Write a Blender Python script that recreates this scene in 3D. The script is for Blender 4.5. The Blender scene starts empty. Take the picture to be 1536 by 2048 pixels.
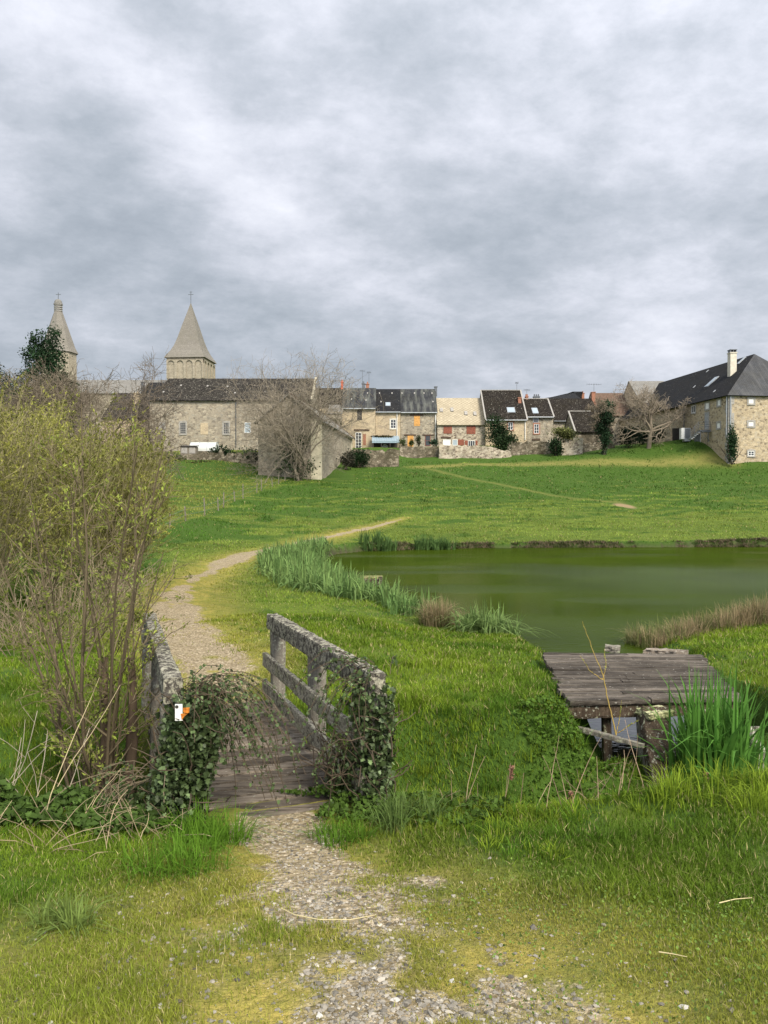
import bpy, math, random
import numpy as np
R = math.radians
rng = np.random.default_rng(7)
random.seed(7)
SC = bpy.context.scene
COL = SC.collection
# ------------------------------------------------------------------ camera
F_PX, ZC, PITCH = 1550.0, 2.7, R(0.887)
cam_d = bpy.data.cameras.new("camera"); cam = bpy.data.objects.new("camera", cam_d); COL.objects.link(cam)
cam.location = (0, 0, ZC); cam.rotation_euler = (R(90) - PITCH, 0, 0)
cam_d.sensor_fit = 'VERTICAL'; cam_d.sensor_height = 36; cam_d.sensor_width = 36
cam_d.lens = 36 * F_PX / 2048; cam_d.clip_start = 0.05; cam_d.clip_end = 5000
SC.camera = cam
# ------------------------------------------------------------------ world, sun, exposure
SUN_EL, SUN_AZ = R(42), R(150)          # azimuth clockwise from +Y (behind the viewer, to the right)
sv = (math.sin(SUN_AZ) * math.cos(SUN_EL), math.cos(SUN_AZ) * math.cos(SUN_EL), math.sin(SUN_EL))
sd = bpy.data.lights.new("sun", 'SUN'); so = bpy.data.objects.new("sun", sd); COL.objects.link(so)
sd.energy = 2.8; sd.angle = R(20); sd.color = (1.0, 0.91, 0.76)
so.rotation_euler = (R(90) - SUN_EL, 0, math.pi - SUN_AZ)
so.location = (0, 0, 60)
SC.view_settings.view_transform = 'Standard'; SC.view_settings.look = 'None'
SC.view_settings.exposure = 0.92; SC.view_settings.gamma = 1.0

class NT:
    def __init__(s, tree): s.t = tree; s.n = tree.nodes; s.l = tree.links
    def new(s, k, **kw):
        n = s.n.new(k)
        for a, v in kw.items():
            if a == 'inp':
                for i, x in v.items():
                    if hasattr(x, 'links') or isinstance(x, bpy.types.NodeSocket): s.l.new(x, n.inputs[i])
                    else: n.inputs[i].default_value = x
            else: setattr(n, a, v)
        return n
    def math(s, op, a, b=0.0, clamp=False):
        n = s.new('ShaderNodeMath', operation=op, inp={0: a, 1: b}); n.use_clamp = clamp; return n.outputs[0]
    def noise(s, vec, scale, detail=4, rough=.55, dist=0.0):
        n = s.new('ShaderNodeTexNoise', inp={'Scale': scale, 'Detail': detail, 'Roughness': rough, 'Distortion': dist})
        if vec is not None: s.l.new(vec, n.inputs['Vector'])
        return n.outputs['Fac']
    def ramp(s, fac, stops, interp='LINEAR'):
        n = s.new('ShaderNodeValToRGB', inp={0: fac}); r = n.color_ramp; r.interpolation = interp
        while len(r.elements) < len(stops): r.elements.new(0.5)
        for e, (p, c) in zip(r.elements, stops):
            e.position = p; e.color = (c, c, c, 1) if isinstance(c, (int, float)) else (*c, 1)
        return n.outputs[0]
    def mix(s, f, a, b, mode='MIX'):
        n = s.new('ShaderNodeMix', data_type='RGBA', blend_type=mode)
        for i, x in ((0, f), (6, a), (7, b)):
            if isinstance(x, bpy.types.NodeSocket): s.l.new(x, n.inputs[i])
            elif i == 0: n.inputs[0].default_value = x
            else: n.inputs[i].default_value = (*x, 1)
        return n.outputs[2]
    def mapping(s, vec, loc=(0,0,0), rot=(0,0,0), scale=(1,1,1)):
        n = s.new('ShaderNodeMapping', inp={1: loc, 2: rot, 3: scale}); s.l.new(vec, n.inputs[0]); return n.outputs[0]

W = bpy.data.worlds.new("World"); SC.world = W; W.use_nodes = True
w = NT(W.node_tree); w.n.clear()
out = w.new('ShaderNodeOutputWorld'); bg = w.new('ShaderNodeBackground')
sky = w.new('ShaderNodeTexSky', sky_type='NISHITA'); sky.sun_disc = False
sky.sun_elevation = SUN_EL; sky.sun_rotation = SUN_AZ; sky.dust_density = 3
tc = w.new('ShaderNodeTexCoord'); dirv = tc.outputs['Generated']
sx = w.new('ShaderNodeSeparateXYZ', inp={0: dirv})
zz = w.math('ADD', w.math('MAXIMUM', sx.outputs[2], 0.0), 0.30)
px_ = w.math('DIVIDE', sx.outputs[0], zz); py_ = w.math('DIVIDE', sx.outputs[1], zz)
pl = w.new('ShaderNodeCombineXYZ', inp={0: px_, 1: py_, 2: 0.0}).outputs[0]
# cloud sheet: long diagonal bands + billows
m1 = w.mapping(pl, loc=(3.1, 7.7, 0), rot=(0, 0, R(-38)), scale=(0.75, 1.0, 1))
n1 = w.noise(m1, 1.2, 7, .54, .3)
m2 = w.mapping(pl, loc=(11, 2.3, 1), rot=(0, 0, R(-30)), scale=(0.95, 1.0, 1))
n2 = w.noise(m2, 3.2, 10, .64, .1)
n3 = w.noise(w.mapping(dirv, scale=(1, 1, 1.9)), 6.0, 10, .64, .1)
cl = w.math('ADD', w.math('MULTIPLY', n1, .66), w.math('ADD', w.math('MULTIPLY', n2, .44), w.math('MULTIPLY', n3, .44)))
n4 = w.noise(w.mapping(pl, loc=(5, 1, 2), rot=(0, 0, R(-20)), scale=(.9, 1.1, 1)), 8.5, 9, .66, .1)
cl = w.math('ADD', cl, w.math('MULTIPLY', n4, .26))
cl = w.math('ADD', w.math('MULTIPLY', w.math('SUBTRACT', cl, .872), 1.18), .487)
# broad bright and dark regions of this sky, by world direction (azimuth slope, elevation slope)
yy = w.math('MAXIMUM', sx.outputs[1], 0.25)
az = w.math('DIVIDE', sx.outputs[0], yy); el = w.math('DIVIDE', sx.outputs[2], yy)
def lobe(a0, e0, ang, la, lb, amp):
    c, s_ = math.cos(ang), math.sin(ang)
    da = w.math('SUBTRACT', az, a0); de = w.math('SUBTRACT', el, e0)
    u = w.math('DIVIDE', w.math('ADD', w.math('MULTIPLY', da, c), w.math('MULTIPLY', de, s_)), la)
    v = w.math('DIVIDE', w.math('SUBTRACT', w.math('MULTIPLY', de, c), w.math('MULTIPLY', da, s_)), lb)
    r2 = w.math('ADD', w.math('MULTIPLY', u, u), w.math('MULTIPLY', v, v))
    return w.math('MULTIPLY', w.math('EXPONENT', w.math('MULTIPLY', r2, -1.0)), amp)
LOBES = [(-.25, .47, R(-42), .26, .055, .22), (-.36, .40, R(-35), .2, .07, -.07), (.1, .30, R(-30), .2, .05, -.07), (.36, .60, R(-25), .26, .16, .12), (.12, .52, R(-75), .16, .05, .05),
         (.16, .40, R(-20), .22, .10, -.06), (-.40, .32, R(-25), .20, .12, -.10), (-.02, .22, R(-15), .35, .07, -.08),
         (.40, .24, R(15), .16, .07, .08), (-.36, .22, R(-15), .16, .03, .06), (.05, .13, R(8), .5, .03, .03), (-.05, .66, R(-30), .3, .05, -.04)]
for L in LOBES: cl = w.math('ADD', cl, lobe(*L))
cc = w.ramp(cl, [(.24, (.208, .234, .268)), (.38, (.262, .288, .325)), (.50, (.325, .347, .388)), (.64, (.425, .440, .488)), (.84, (.545, .555, .60))])
# an overcast sky is brighter overhead and towards the veiled sun (behind the viewer)
sunv = w.new('ShaderNodeVectorMath', operation='DOT_PRODUCT', inp={0: dirv}); sunv.inputs[1].default_value = sv
glow = w.math('POWER', w.math('MAXIMUM', w.math('ADD', w.math('MULTIPLY', sunv.outputs['Value'], .5), .5), 0), 3.0)
zen = w.math('POWER', w.math('MAXIMUM', sx.outputs[2], 0), 2.0)
gain = w.math('ADD', .98, w.math('ADD', w.math('MULTIPLY', glow, 1.5), w.math('MULTIPLY', zen, .45)))
cc = w.mix(1.0, cc, (.93, .93, .93), 'MULTIPLY')
cs = w.new('ShaderNodeVectorMath', operation='SCALE', inp={0: cc}); w.l.new(gain, cs.inputs['Scale'])
sk = w.new('ShaderNodeVectorMath', operation='SCALE', inp={0: sky.outputs[0]}); sk.inputs['Scale'].default_value = 0.06
fin = w.mix(0.93, sk.outputs[0], cs.outputs[0])
w.l.new(fin, bg.inputs[0]); bg.inputs[1].default_value = 1.0
w.l.new(bg.outputs[0], out.inputs[0])

# ------------------------------------------------------------------ picture <-> place
cp, sp = math.cos(PITCH), math.sin(PITCH)
def Z(py, Y):
    t = (1024 - py) / F_PX
    return ZC + Y * (t * cp - sp) / (cp + t * sp)
def X(px, Y, z=ZC):
    return (px - 768) / F_PX * (Y * cp - (z - ZC) * sp)
def P(px, py, Y):
    z = Z(py, Y); return (X(px, Y, z), Y, z)
def pixel(p):
    x, y, z = p[..., 0], p[..., 1], p[..., 2] - ZC
    d = y * cp - z * sp
    return 768 + F_PX * x / d, 1024 - F_PX * (y * sp + z * cp) / d, d

# ------------------------------------------------------------------ objects
def tag(o, label=None, cat=None, group=None, kind=None):
    if label: o['label'] = label
    if cat: o['category'] = cat
    if group: o['group'] = group
    if kind: o['kind'] = kind
    return o
def thing(name, loc, label, cat, group=None):
    o = bpy.data.objects.new(name, None); COL.objects.link(o); o.location = loc; o.empty_display_size = .2
    return tag(o, label, cat, group)
def raw_mesh(name, V, F, mat, parent=None, col=None, smooth=False, uv=None, origin=None):
    """V (n,3) world coordinates, F (m,3|4) indices or list of such arrays"""
    V = np.asarray(V, dtype=np.float64).reshape(-1, 3)
    Fs = F if isinstance(F, list) and np.ndim(F[0]) == 2 else [F]
    Fs = [np.asarray(f, dtype=np.int32) for f in Fs if len(f)]
    o_ = np.array(parent['_o'] if parent is not None and '_o' in parent else (0, 0, 0)) if origin is None else np.array(origin)
    me = bpy.data.meshes.new(name)
    loops = np.concatenate([f.ravel() for f in Fs]); tot = np.concatenate([np.full(len(f), f.shape[1], np.int32) for f in Fs])
    st = np.concatenate([[0], np.cumsum(tot)[:-1]]).astype(np.int32)
    me.vertices.add(len(V)); me.vertices.foreach_set('co', (V - o_).astype(np.float32).ravel())
    me.loops.add(len(loops)); me.loops.foreach_set('vertex_index', loops.astype(np.int32))
    me.polygons.add(len(tot)); me.polygons.foreach_set('loop_start', st)
    try: me.polygons.foreach_set('loop_total', tot)
    except Exception: pass
    me.polygons.foreach_set('use_smooth', np.full(len(tot), smooth))
    if uv is not None:
        l = me.uv_layers.new(name='uv'); l.data.foreach_set('uv', np.asarray(uv, np.float32).ravel())
    if col is not None:
        for an, a in col.items():
            a = np.asarray(a, np.float32)
            if a.ndim == 1:
                at = me.attributes.new(an, 'FLOAT', 'POINT'); at.data.foreach_set('value', a)
            else:
                at = me.attributes.new(an, 'FLOAT_COLOR', 'POINT')
                at.data.foreach_set('color', np.concatenate([a, np.ones((len(a), 1), np.float32)], 1).ravel())
    me.update(calc_edges=True); me.validate(verbose=False)
    if mat is not None: me.materials.append(mat)
    o = bpy.data.objects.new(name, me); COL.objects.link(o)
    if parent is not None: o.parent = parent
    elif origin is not None: o.location = origin
    return o
def place(name, loc, label, cat, group=None):
    o = thing(name, loc, label, cat, group); o['_o'] = tuple(float(v) for v in loc); return o

class MB:
    """collects polygons; build() makes ONE mesh with metric UVs"""
    def __init__(s): s.v = []; s.f = []
    def poly(s, *pts):
        b = len(s.v); s.v += [tuple(float(c) for c in p) for p in pts]; s.f.append(list(range(b, b + len(pts)))); return s
    def box(s, x0, x1, y0, y1, z0, z1, M=None):
        c = [(x0,y0,z0),(x1,y0,z0),(x1,y1,z0),(x0,y1,z0),(x0,y0,z1),(x1,y0,z1),(x1,y1,z1),(x0,y1,z1)]
        if M is not None: c = [M(p) for p in c]
        b = len(s.v); s.v += c
        for q in ((0,3,2,1),(4,5,6,7),(0,1,5,4),(1,2,6,5),(2,3,7,6),(3,0,4,7)): s.f.append([b + i for i in q])
        return s
    def beam(s, p, q, wd, ht, up=(0, 0, 1)):
        p, q = np.array(p, float), np.array(q, float); d = q - p; L = np.linalg.norm(d); d /= L
        u = np.array(up, float); sd_ = np.cross(d, u); sd_ /= max(np.linalg.norm(sd_), 1e-9); u = np.cross(sd_, d)
        c = []
        for e in (p, q):
            for a, b_ in ((-1,-1),(1,-1),(1,1),(-1,1)): c.append(tuple(e + sd_ * wd / 2 * a + u * ht / 2 * b_))
        b = len(s.v); s.v += c
        for f in ((0,3,2,1),(4,5,6,7),(0,1,5,4),(1,2,6,5),(2,3,7,6),(3,0,4,7)): s.f.append([b + i for i in f])
        return s
    def tube(s, p, q, r, n=8, r2=None):
        p, q = np.array(p, float), np.array(q, float); d = (q - p) / np.linalg.norm(q - p); r2 = r if r2 is None else r2
        a = np.cross(d, (0, 0, 1) if abs(d[2]) < .9 else (1, 0, 0)); a /= np.linalg.norm(a); c = np.cross(d, a)
        b = len(s.v)
        for e, rr in ((p, r), (q, r2)):
            for i in range(n):
                t = 2 * math.pi * i / n; s.v.append(tuple(e + (a * math.cos(t) + c * math.sin(t)) * rr))
        for i in range(n): j = (i + 1) % n; s.f.append([b+i, b+j, b+n+j, b+n+i])
        s.f.append([b + i for i in range(n)][::-1]); s.f.append([b + n + i for i in range(n)])
        return s
    def build(s, name, mat, parent=None, smooth=False, origin=None):
        o_ = parent['_o'] if parent is not None and '_o' in parent else (origin or (0, 0, 0))
        me = bpy.data.meshes.new(name)
        me.from_pydata([(v[0]-o_[0], v[1]-o_[1], v[2]-o_[2]) for v in s.v], [], s.f)
        uv = me.uv_layers.new(name='uv'); k = 0
        for f in s.f:
            p = np.array([s.v[i] for i in f]); n = np.zeros(3)
            for i in range(1, len(f) - 1): n += np.cross(p[i] - p[0], p[i+1] - p[0])
            n /= max(np.linalg.norm(n), 1e-12)
            t = np.cross((0, 0, 1), n)
            t = np.array((1., 0, 0)) if np.linalg.norm(t) < .05 else t / np.linalg.norm(t)
            if t[0] + .3 * t[1] < 0: t = -t
            b = np.cross(n, t); b = b if b[2] >= 0 else -b
            for q in p: uv.data[k].uv = (q @ t, q @ b); k += 1
        me.update(); me.materials.append(mat)
        if smooth: me.polygons.foreach_set('use_smooth', [True] * len(me.polygons))
        o = bpy.data.objects.new(name, me); COL.objects.link(o)
        if parent is not None: o.parent = parent; o['_o'] = tuple(float(c) for c in o_)
        elif origin: o.location = origin
        return o

# ------------------------------------------------------------------ materials
def mat(name, rough=.85, spec=.3):
    m = bpy.data.materials.new(name); m.use_nodes = True; t = NT(m.node_tree)
    b = t.n['Principled BSDF']; b.inputs['Roughness'].default_value = rough; b.inputs['Specular IOR Level'].default_value = spec
    return m, t, b
def coord(t, uv=False):
    return t.new('ShaderNodeTexCoord').outputs['UV' if uv else 'Object']
def bump(t, b, h, strength=.4, dist=.02):
    n = t.new('ShaderNodeBump', inp={'Strength': strength, 'Distance': dist, 'Height': h}); t.l.new(n.outputs[0], b.inputs['Normal'])
def plain(name, c, rough=.6, var=.25, scale=3, metallic=0):
    m, t, b = mat(name, rough)
    n = t.noise(coord(t), scale, 5)
    t.l.new(t.mix(t.ramp(n, [(.3, 0.), (.7, 1.)]), tuple(x * (1 - var) for x in c), tuple(min(1, x * (1 + var)) for x in c)), b.inputs['Base Color'])
    b.inputs['Metallic'].default_value = metallic
    return m
def stone(name, stones, mortar, scale=2.6, wear=(.20, .16, .12), wearamt=.5, mort=.07, sq=1.5):
    """rubble masonry: stones by random cell colour, mortar in the joints, large weather stains"""
    m, t, b = mat(name, .93, .15)
    c = coord(t); c2 = t.mapping(c, scale=(1, 1, sq))
    wob = t.new('ShaderNodeTexNoise', inp={'Vector': c2, 'Scale': scale * 2, 'Detail': 2})
    ad = t.new('ShaderNodeVectorMath', operation='MULTIPLY_ADD', inp={0: wob.outputs['Color'], 2: c2}); ad.inputs[1].default_value = (.12, .12, .12)
    v = t.new('ShaderNodeTexVoronoi', feature='F1', inp={'Vector': ad.outputs[0], 'Scale': scale})
    e = t.new('ShaderNodeTexVoronoi', feature='DISTANCE_TO_EDGE', inp={'Vector': ad.outputs[0], 'Scale': scale})
    cell = t.new('ShaderNodeSeparateColor', inp={0: v.outputs['Color']}).outputs[0]
    k = len(stones)
    sc_ = t.ramp(cell, [((i + .5) / k, s_) for i, s_ in enumerate(stones)])
    j = t.ramp(e.outputs['Distance'], [(mort * .4, 0.), (mort, 1.)])
    base = t.mix(j, mortar, sc_)
    big = t.noise(t.mapping(c, scale=(1, 1, .7)), .33, 6, .65)
    base = t.mix(t.math('MULTIPLY', t.ramp(big, [(.45, 0.), (.68, 1.)]), wearamt), base, wear)
    fine = t.noise(c, 9, 4, .7)
    base = t.mix(.55, base, t.mix(1.0, base, t.ramp(fine, [(.3, .45), (.7, 1.35)]), 'MULTIPLY'))
    t.l.new(base, b.inputs['Base Color'])
    bump(t, b, t.math('ADD', j, fine), .6, .05)
    return m
def roofm(name, ca, cb, moss, mossamt=.35, wdt=.30, hgt=.16, diamond=False, streak=0., lichen=(.5, .48, .4), lich=.05, rough=.95):
    m, t, b = mat(name, rough, .1)
    u = coord(t, True)
    if diamond: u = t.mapping(u, rot=(0, 0, R(45)), scale=(1, 1, 1))
    br = t.new('ShaderNodeTexBrick', inp={'Vector': u, 'Color1': (*ca, 1), 'Color2': (*cb, 1), 'Mortar': tuple(x * .35 for x in ca) + (1,),
              'Scale': 1.0, 'Mortar Size': .018, 'Bias': 0.0, 'Brick Width': wdt, 'Row Height': hgt})
    if diamond: br.offset = 0.0
    c = coord(t)
    base = br.outputs['Color']
    n = t.noise(c, .45, 7, .7); base = t.mix(t.math('MULTIPLY', t.ramp(n, [(.42, 0.), (.66, 1.)]), mossamt), base, moss)
    s2 = t.noise(c, 5.5, 3, .7); base = t.mix(t.ramp(s2, [(.70 - lich, 0.), (.74 - lich, .8)]), base, lichen)
    if streak:
        st = t.noise(t.mapping(coord(t, True), scale=(1.1, .16, 1)), 1.6, 5, .6)
        base = t.mix(t.math('MULTIPLY', t.ramp(st, [(.44, 0.), (.66, 1.)]), streak), base, lichen)
    t.l.new(base, b.inputs['Base Color']); bump(t, b, br.outputs['Fac'], -.5, .03)
    return m
def vcol(name, rough=.55, spec=.25, trans=.3, attr='Col'):
    """foliage: colour varies leaf by leaf; thin leaves let some light through"""
    m, t, b = mat(name, rough, spec)
    a = t.new('ShaderNodeAttribute', attribute_name=attr)
    t.l.new(a.outputs['Color'], b.inputs['Base Color'])
    if trans:
        tr = t.new('ShaderNodeBsdfTranslucent', inp={0: a.outputs['Color']}); mx = t.new('ShaderNodeMixShader')
        mx.inputs[0].default_value = trans; t.l.new(b.outputs[0], mx.inputs[1]); t.l.new(tr.outputs[0], mx.inputs[2])
        t.l.new(mx.outputs[0], t.n['Material Output'].inputs[0])
    return m
M_LEAF = vcol('leaf', .6, .10, .3); M_GRASS = vcol('grass_blade', .65, .08, .35); M_BARKV = vcol('bark_twigs', .9, .1, 0)
M_IVY = vcol('ivy_leaf', .45, .2, .10); M_PEBBLE = vcol('pebble', .9, .2, 0)

# ------------------------------------------------------------------ vectorised plant geometry
def unit(a): return a / np.maximum(np.linalg.norm(a, axis=-1, keepdims=True), 1e-9)
def tubes(Pl, Rl, sides=3):
    """Pl (N,K,3) polylines, Rl (N,K) radii -> V,F"""
    N, K, _ = Pl.shape
    T = unit(np.gradient(Pl, axis=1)); ref = np.where(np.abs(T[..., 2:3]) > .9, np.array([1., 0, 0]), np.array([0, 0, 1.]))
    A = unit(np.cross(T, ref)); B = np.cross(T, A)
    th = np.arange(sides) * 2 * np.pi / sides
    ring = Pl[:, :, None, :] + Rl[:, :, None, None] * (A[:, :, None, :] * np.cos(th)[:, None] + B[:, :, None, :] * np.sin(th)[:, None])
    idx = np.arange(N * K * sides).reshape(N, K, sides); nx = np.roll(idx, -1, axis=2)
    F = np.stack([idx[:, :-1], nx[:, :-1], nx[:, 1:], idx[:, 1:]], -1).reshape(-1, 4)
    return ring.reshape(-1, 3), F
def stems(base, d, L, K, jit, r0, r1, grav=0., g=None):
    g = rng if g is None else g
    N = len(base); d = unit(np.asarray(d, float)); L = np.broadcast_to(L, (N,))
    Pl = np.zeros((N, K, 3)); Pl[:, 0] = base; cur = d.copy()
    for k in range(1, K):
        cur = unit(cur + g.normal(0, jit, (N, 3)) + np.array([0, 0, grav]))
        Pl[:, k] = Pl[:, k-1] + cur * (L / (K - 1))[:, None]
    tt = np.linspace(0, 1, K); Rl = np.broadcast_to(r0, (N,))[:, None] * (1 - tt) + np.broadcast_to(r1, (N,))[:, None] * tt
    return Pl, Rl
def sprout(Pl, Rl, n, t0, t1, spread, Lr, K, jit, rr=.6, rend=.3, grav=0., wt=None, g=None):
    g = rng if g is None else g
    N, Kp, _ = Pl.shape; i = g.integers(0, N, n); t = t0 + (t1 - t0) * g.random(n) ** .85
    f = t * (Kp - 1); k = np.minimum(f.astype(int), Kp - 2); u = (f - k)[:, None]
    b = Pl[i, k] * (1 - u) + Pl[i, k+1] * u; T = unit(Pl[i, k+1] - Pl[i, k])
    d = unit(T * (1 - spread) + unit(g.normal(0, 1, (n, 3))) * spread)
    r = (Rl[i, k] * (1 - u[:, 0]) + Rl[i, k+1] * u[:, 0]) * rr
    L = (Lr[0] + (Lr[1] - Lr[0]) * g.random(n)) * (1.25 - .6 * t)
    return stems(b, d, L, K, jit, r, r * rend, grav, g)
def on(Pl, n, t0=0., t1=1., g=None):
    g = rng if g is None else g
    N, Kp, _ = Pl.shape; i = g.integers(0, N, n); t = t0 + (t1 - t0) * g.random(n)
    f = t * (Kp - 1); k = np.minimum(f.astype(int), Kp - 2); u = (f - k)[:, None]
    return Pl[i, k] * (1 - u) + Pl[i, k+1] * u, unit(Pl[i, k+1] - Pl[i, k])
def join(parts):
    Vs, Fs, n = [], {}, 0
    for V, F in parts:
        Vs.append(V); Fs.setdefault(F.shape[1], []).append(F + n); n += len(V)
    return np.concatenate(Vs), [np.concatenate(f) for f in Fs.values()]
def leaves(C, size, col, var=.25, aspect=.55, D=None, up=.4, shape='dia', g=None):
    """leaf blades: C centres, col (3,) or (n,3)"""
    g = rng if g is None else g
    n = len(C); s = size * (.6 + .8 * g.random(n))[:, None]
    N_ = unit(g.normal(0, 1, (n, 3)) + np.array([0, -.25, up]))
    a = unit(g.normal(0, 1, (n, 3))) if D is None else unit(D + .5 * g.normal(0, 1, (n, 3)))
    a = unit(a - N_ * np.sum(a * N_, 1, keepdims=True)); b = np.cross(N_, a)
    if shape == 'dia':
        V = np.stack([C - a*s*.5, C + b*s*aspect*.5 + N_*s*.1, C + a*s*.5, C - b*s*aspect*.5 + N_*s*.1], 1); k = 4
        F = np.arange(n)[:, None, None] * 4 + np.array([[0, 1, 2], [0, 2, 3]])
    else:                                    # ivy: five-pointed
        q = [(-.5, 0), (-.28, .5), (.02, .22), (.12, .42), (.55, 0), (.12, -.42), (.02, -.22), (-.28, -.5)]
        V = np.stack([C + a*s*x + b*s*y + N_*s*(.12*abs(y)) for x, y in q], 1); k = 8
        F = np.arange(n)[:, None, None] * 8 + np.array([[0, 2, 1], [0, 6, 2], [0, 7, 6], [2, 4, 3], [2, 6, 4], [6, 5, 4]])
    c = np.broadcast_to(np.asarray(col, float), (n, 3)) * (1 + var * g.normal(0, 1, (n, 1))).clip(.4, 1.9)
    return V.reshape(-1, 3), F.reshape(-1, 3), np.repeat(c, k, axis=0)
def blades(B, h, wd, col, lean=.35, segs=2, az=None, colvar=.2, g=None, tipcol=None, droop=0.):
    """grass or sword leaves rising from points B"""
    g = rng if g is None else g
    n = len(B); h = np.broadcast_to(h, (n,)); wd = np.broadcast_to(wd, (n,))
    az = g.random(n) * 2 * np.pi if az is None else az
    H = np.stack([np.cos(az), np.sin(az), np.zeros(n)], 1); fa = az + np.pi/2 + g.normal(0, .5, n)
    Sd = np.stack([np.cos(fa), np.sin(fa), np.zeros(n)], 1)
    ln = np.abs(g.normal(0, 1, n)).clip(0, 2.2) * lean
    V = []
    for k in range(segs + 1):
        t = k / segs; ww = wd * (1 - t ** 1.6) * .5 + wd * .04
        up = t - droop * ln * t ** 3 * .55
        c = B + H * (h * ln * t ** 2)[:, None] + np.stack([np.zeros(n), np.zeros(n), h * up], 1)
        if k < segs: V += [c - Sd * ww[:, None], c + Sd * ww[:, None]]
        else: V.append(c)
    V = np.stack(V, 1); m = V.shape[1]
    tri = []
    for k in range(segs - 1): a = 2 * k; tri += [[a, a+1, a+3], [a, a+3, a+2]]
    a = 2 * (segs - 1); tri.append([a, a+1, a+2])
    F = np.arange(n)[:, None, None] * m + np.array(tri)
    c = np.broadcast_to(np.asarray(col, float), (n, 3)) * (1 + colvar * g.normal(0, 1, (n, 1))).clip(.45, 1.8)
    c = np.repeat(c[:, None, :], m, 1)
    if tipcol is not None: c[:, -1] = c[:, -1] * .3 + np.asarray(tipcol) * .7
    return V.reshape(-1, 3), F.reshape(-1, 3), c.reshape(-1, 3)
def catmesh(parts):
    V, F, Cc, n = [], {}, [], 0
    for a, f, c in parts:
        V.append(a); Cc.append(c); F.setdefault(f.shape[1], []).append(f + n); n += len(a)
    return np.concatenate(V), [np.concatenate(x) for x in F.values()], np.concatenate(Cc)
def colored(VF, c, var=.1):
    V, F = VF; return V, F, np.broadcast_to(np.asarray(c, float), (len(V), 3)) * 1.0
# ------------------------------------------------------------------ the ground
ctl = []
def cpt(px, py, d): ctl.append(P(px, py, d))
for a in [(768, 2048, 2.37), (0, 2040, 2.37), (1536, 2020, 2.4), (520, 1800, 3.6), (120, 1800, 3.6), (1100, 1790, 3.6), (1500, 1760, 3.7), (560, 1640, 5.2),
          (1400, 1605, 4.5), (1536, 1590, 4.6), (1150, 1655, 4.5), (900, 1690, 4.5), (760, 1668, 4.8), (400, 1660, 4.95), (200, 1722, 4.3), (0, 1775, 3.8),
          (425, 1415, 8.03), (620, 1410, 8.0), (430, 1330, 10.3), (700, 1350, 9.2), (350, 1220, 15.5), (400, 1150, 22.7), (480, 1110, 31), (560, 1093, 36.6), (660, 1073, 44.6), (760, 1052, 53.7),
          (850, 1400, 8.0), (1000, 1395, 8.0), (1090, 1400, 7.8), (1060, 1310, 11.0), (1040, 1290, 12.5), (900, 1275, 13.6), (800, 1290, 11.5), (640, 1250, 12.5),
          (500, 1190, 19.5), (560, 1210, 16.5), (1490, 1400, 7.9), (1536, 1400, 8.2), (1420, 1310, 10.5), (1536, 1270, 13.2), (1330, 1290, 13.0),
          (100, 1305, 10.8), (0, 1290, 11.2), (200, 1330, 9.6), (120, 1420, 8.0), (280, 1250, 13.5),
          (370, 1040, 45), (480, 1000, 62), (540, 975, 75), (600, 932, 95), (340, 1000, 60), (340, 950, 85), (500, 950, 88), (450, 975, 74), (250, 1000, 60), (200, 1060, 40), (560, 950, 88),
          (460, 1091, 38), (537, 1041, 52), (646, 996, 72), (696, 977, 80), (360, 1150, 25), (420, 1085, 41),
          (900, 1075, 47), (1200, 1078, 46), (1500, 1078, 46), (900, 1030, 62), (1200, 1033, 62), (1500, 1033, 62), (700, 1035, 58), (780, 1010, 68), (900, 1005, 72), (1200, 1000, 75), (1500, 1000, 75), (1000, 990, 78),
          (760, 965, 86), (870, 942, 96), (960, 938, 98), (1100, 938, 98), (1300, 938, 98), (1480, 937, 97), (1700, 937, 97),
          (1050, 975, 85), (1250, 970, 86), (1450, 970, 86), (800, 935, 99), (740, 938, 98), (700, 940, 97), (650, 945, 93), (620, 949, 92),
          (900, 926, 106), (1000, 928, 104), (1100, 929, 103), (1200, 930, 102), (1300, 929, 102), (1400, 928, 100), (1450, 926, 99), (1520, 928, 98),
          (900, 921, 110), (1000, 919, 110), (1110, 913, 108), (1208, 905, 106), (1297, 893, 107), (1340, 884, 108), (1385, 879, 106), (1418, 880, 103), (1440, 912, 99.5), (1340, 884, 113), (1290, 888, 115), (1400, 880, 112),
          (1170, 905, 112), (820, 921, 110), (790, 934, 100)]: cpt(*a)
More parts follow.
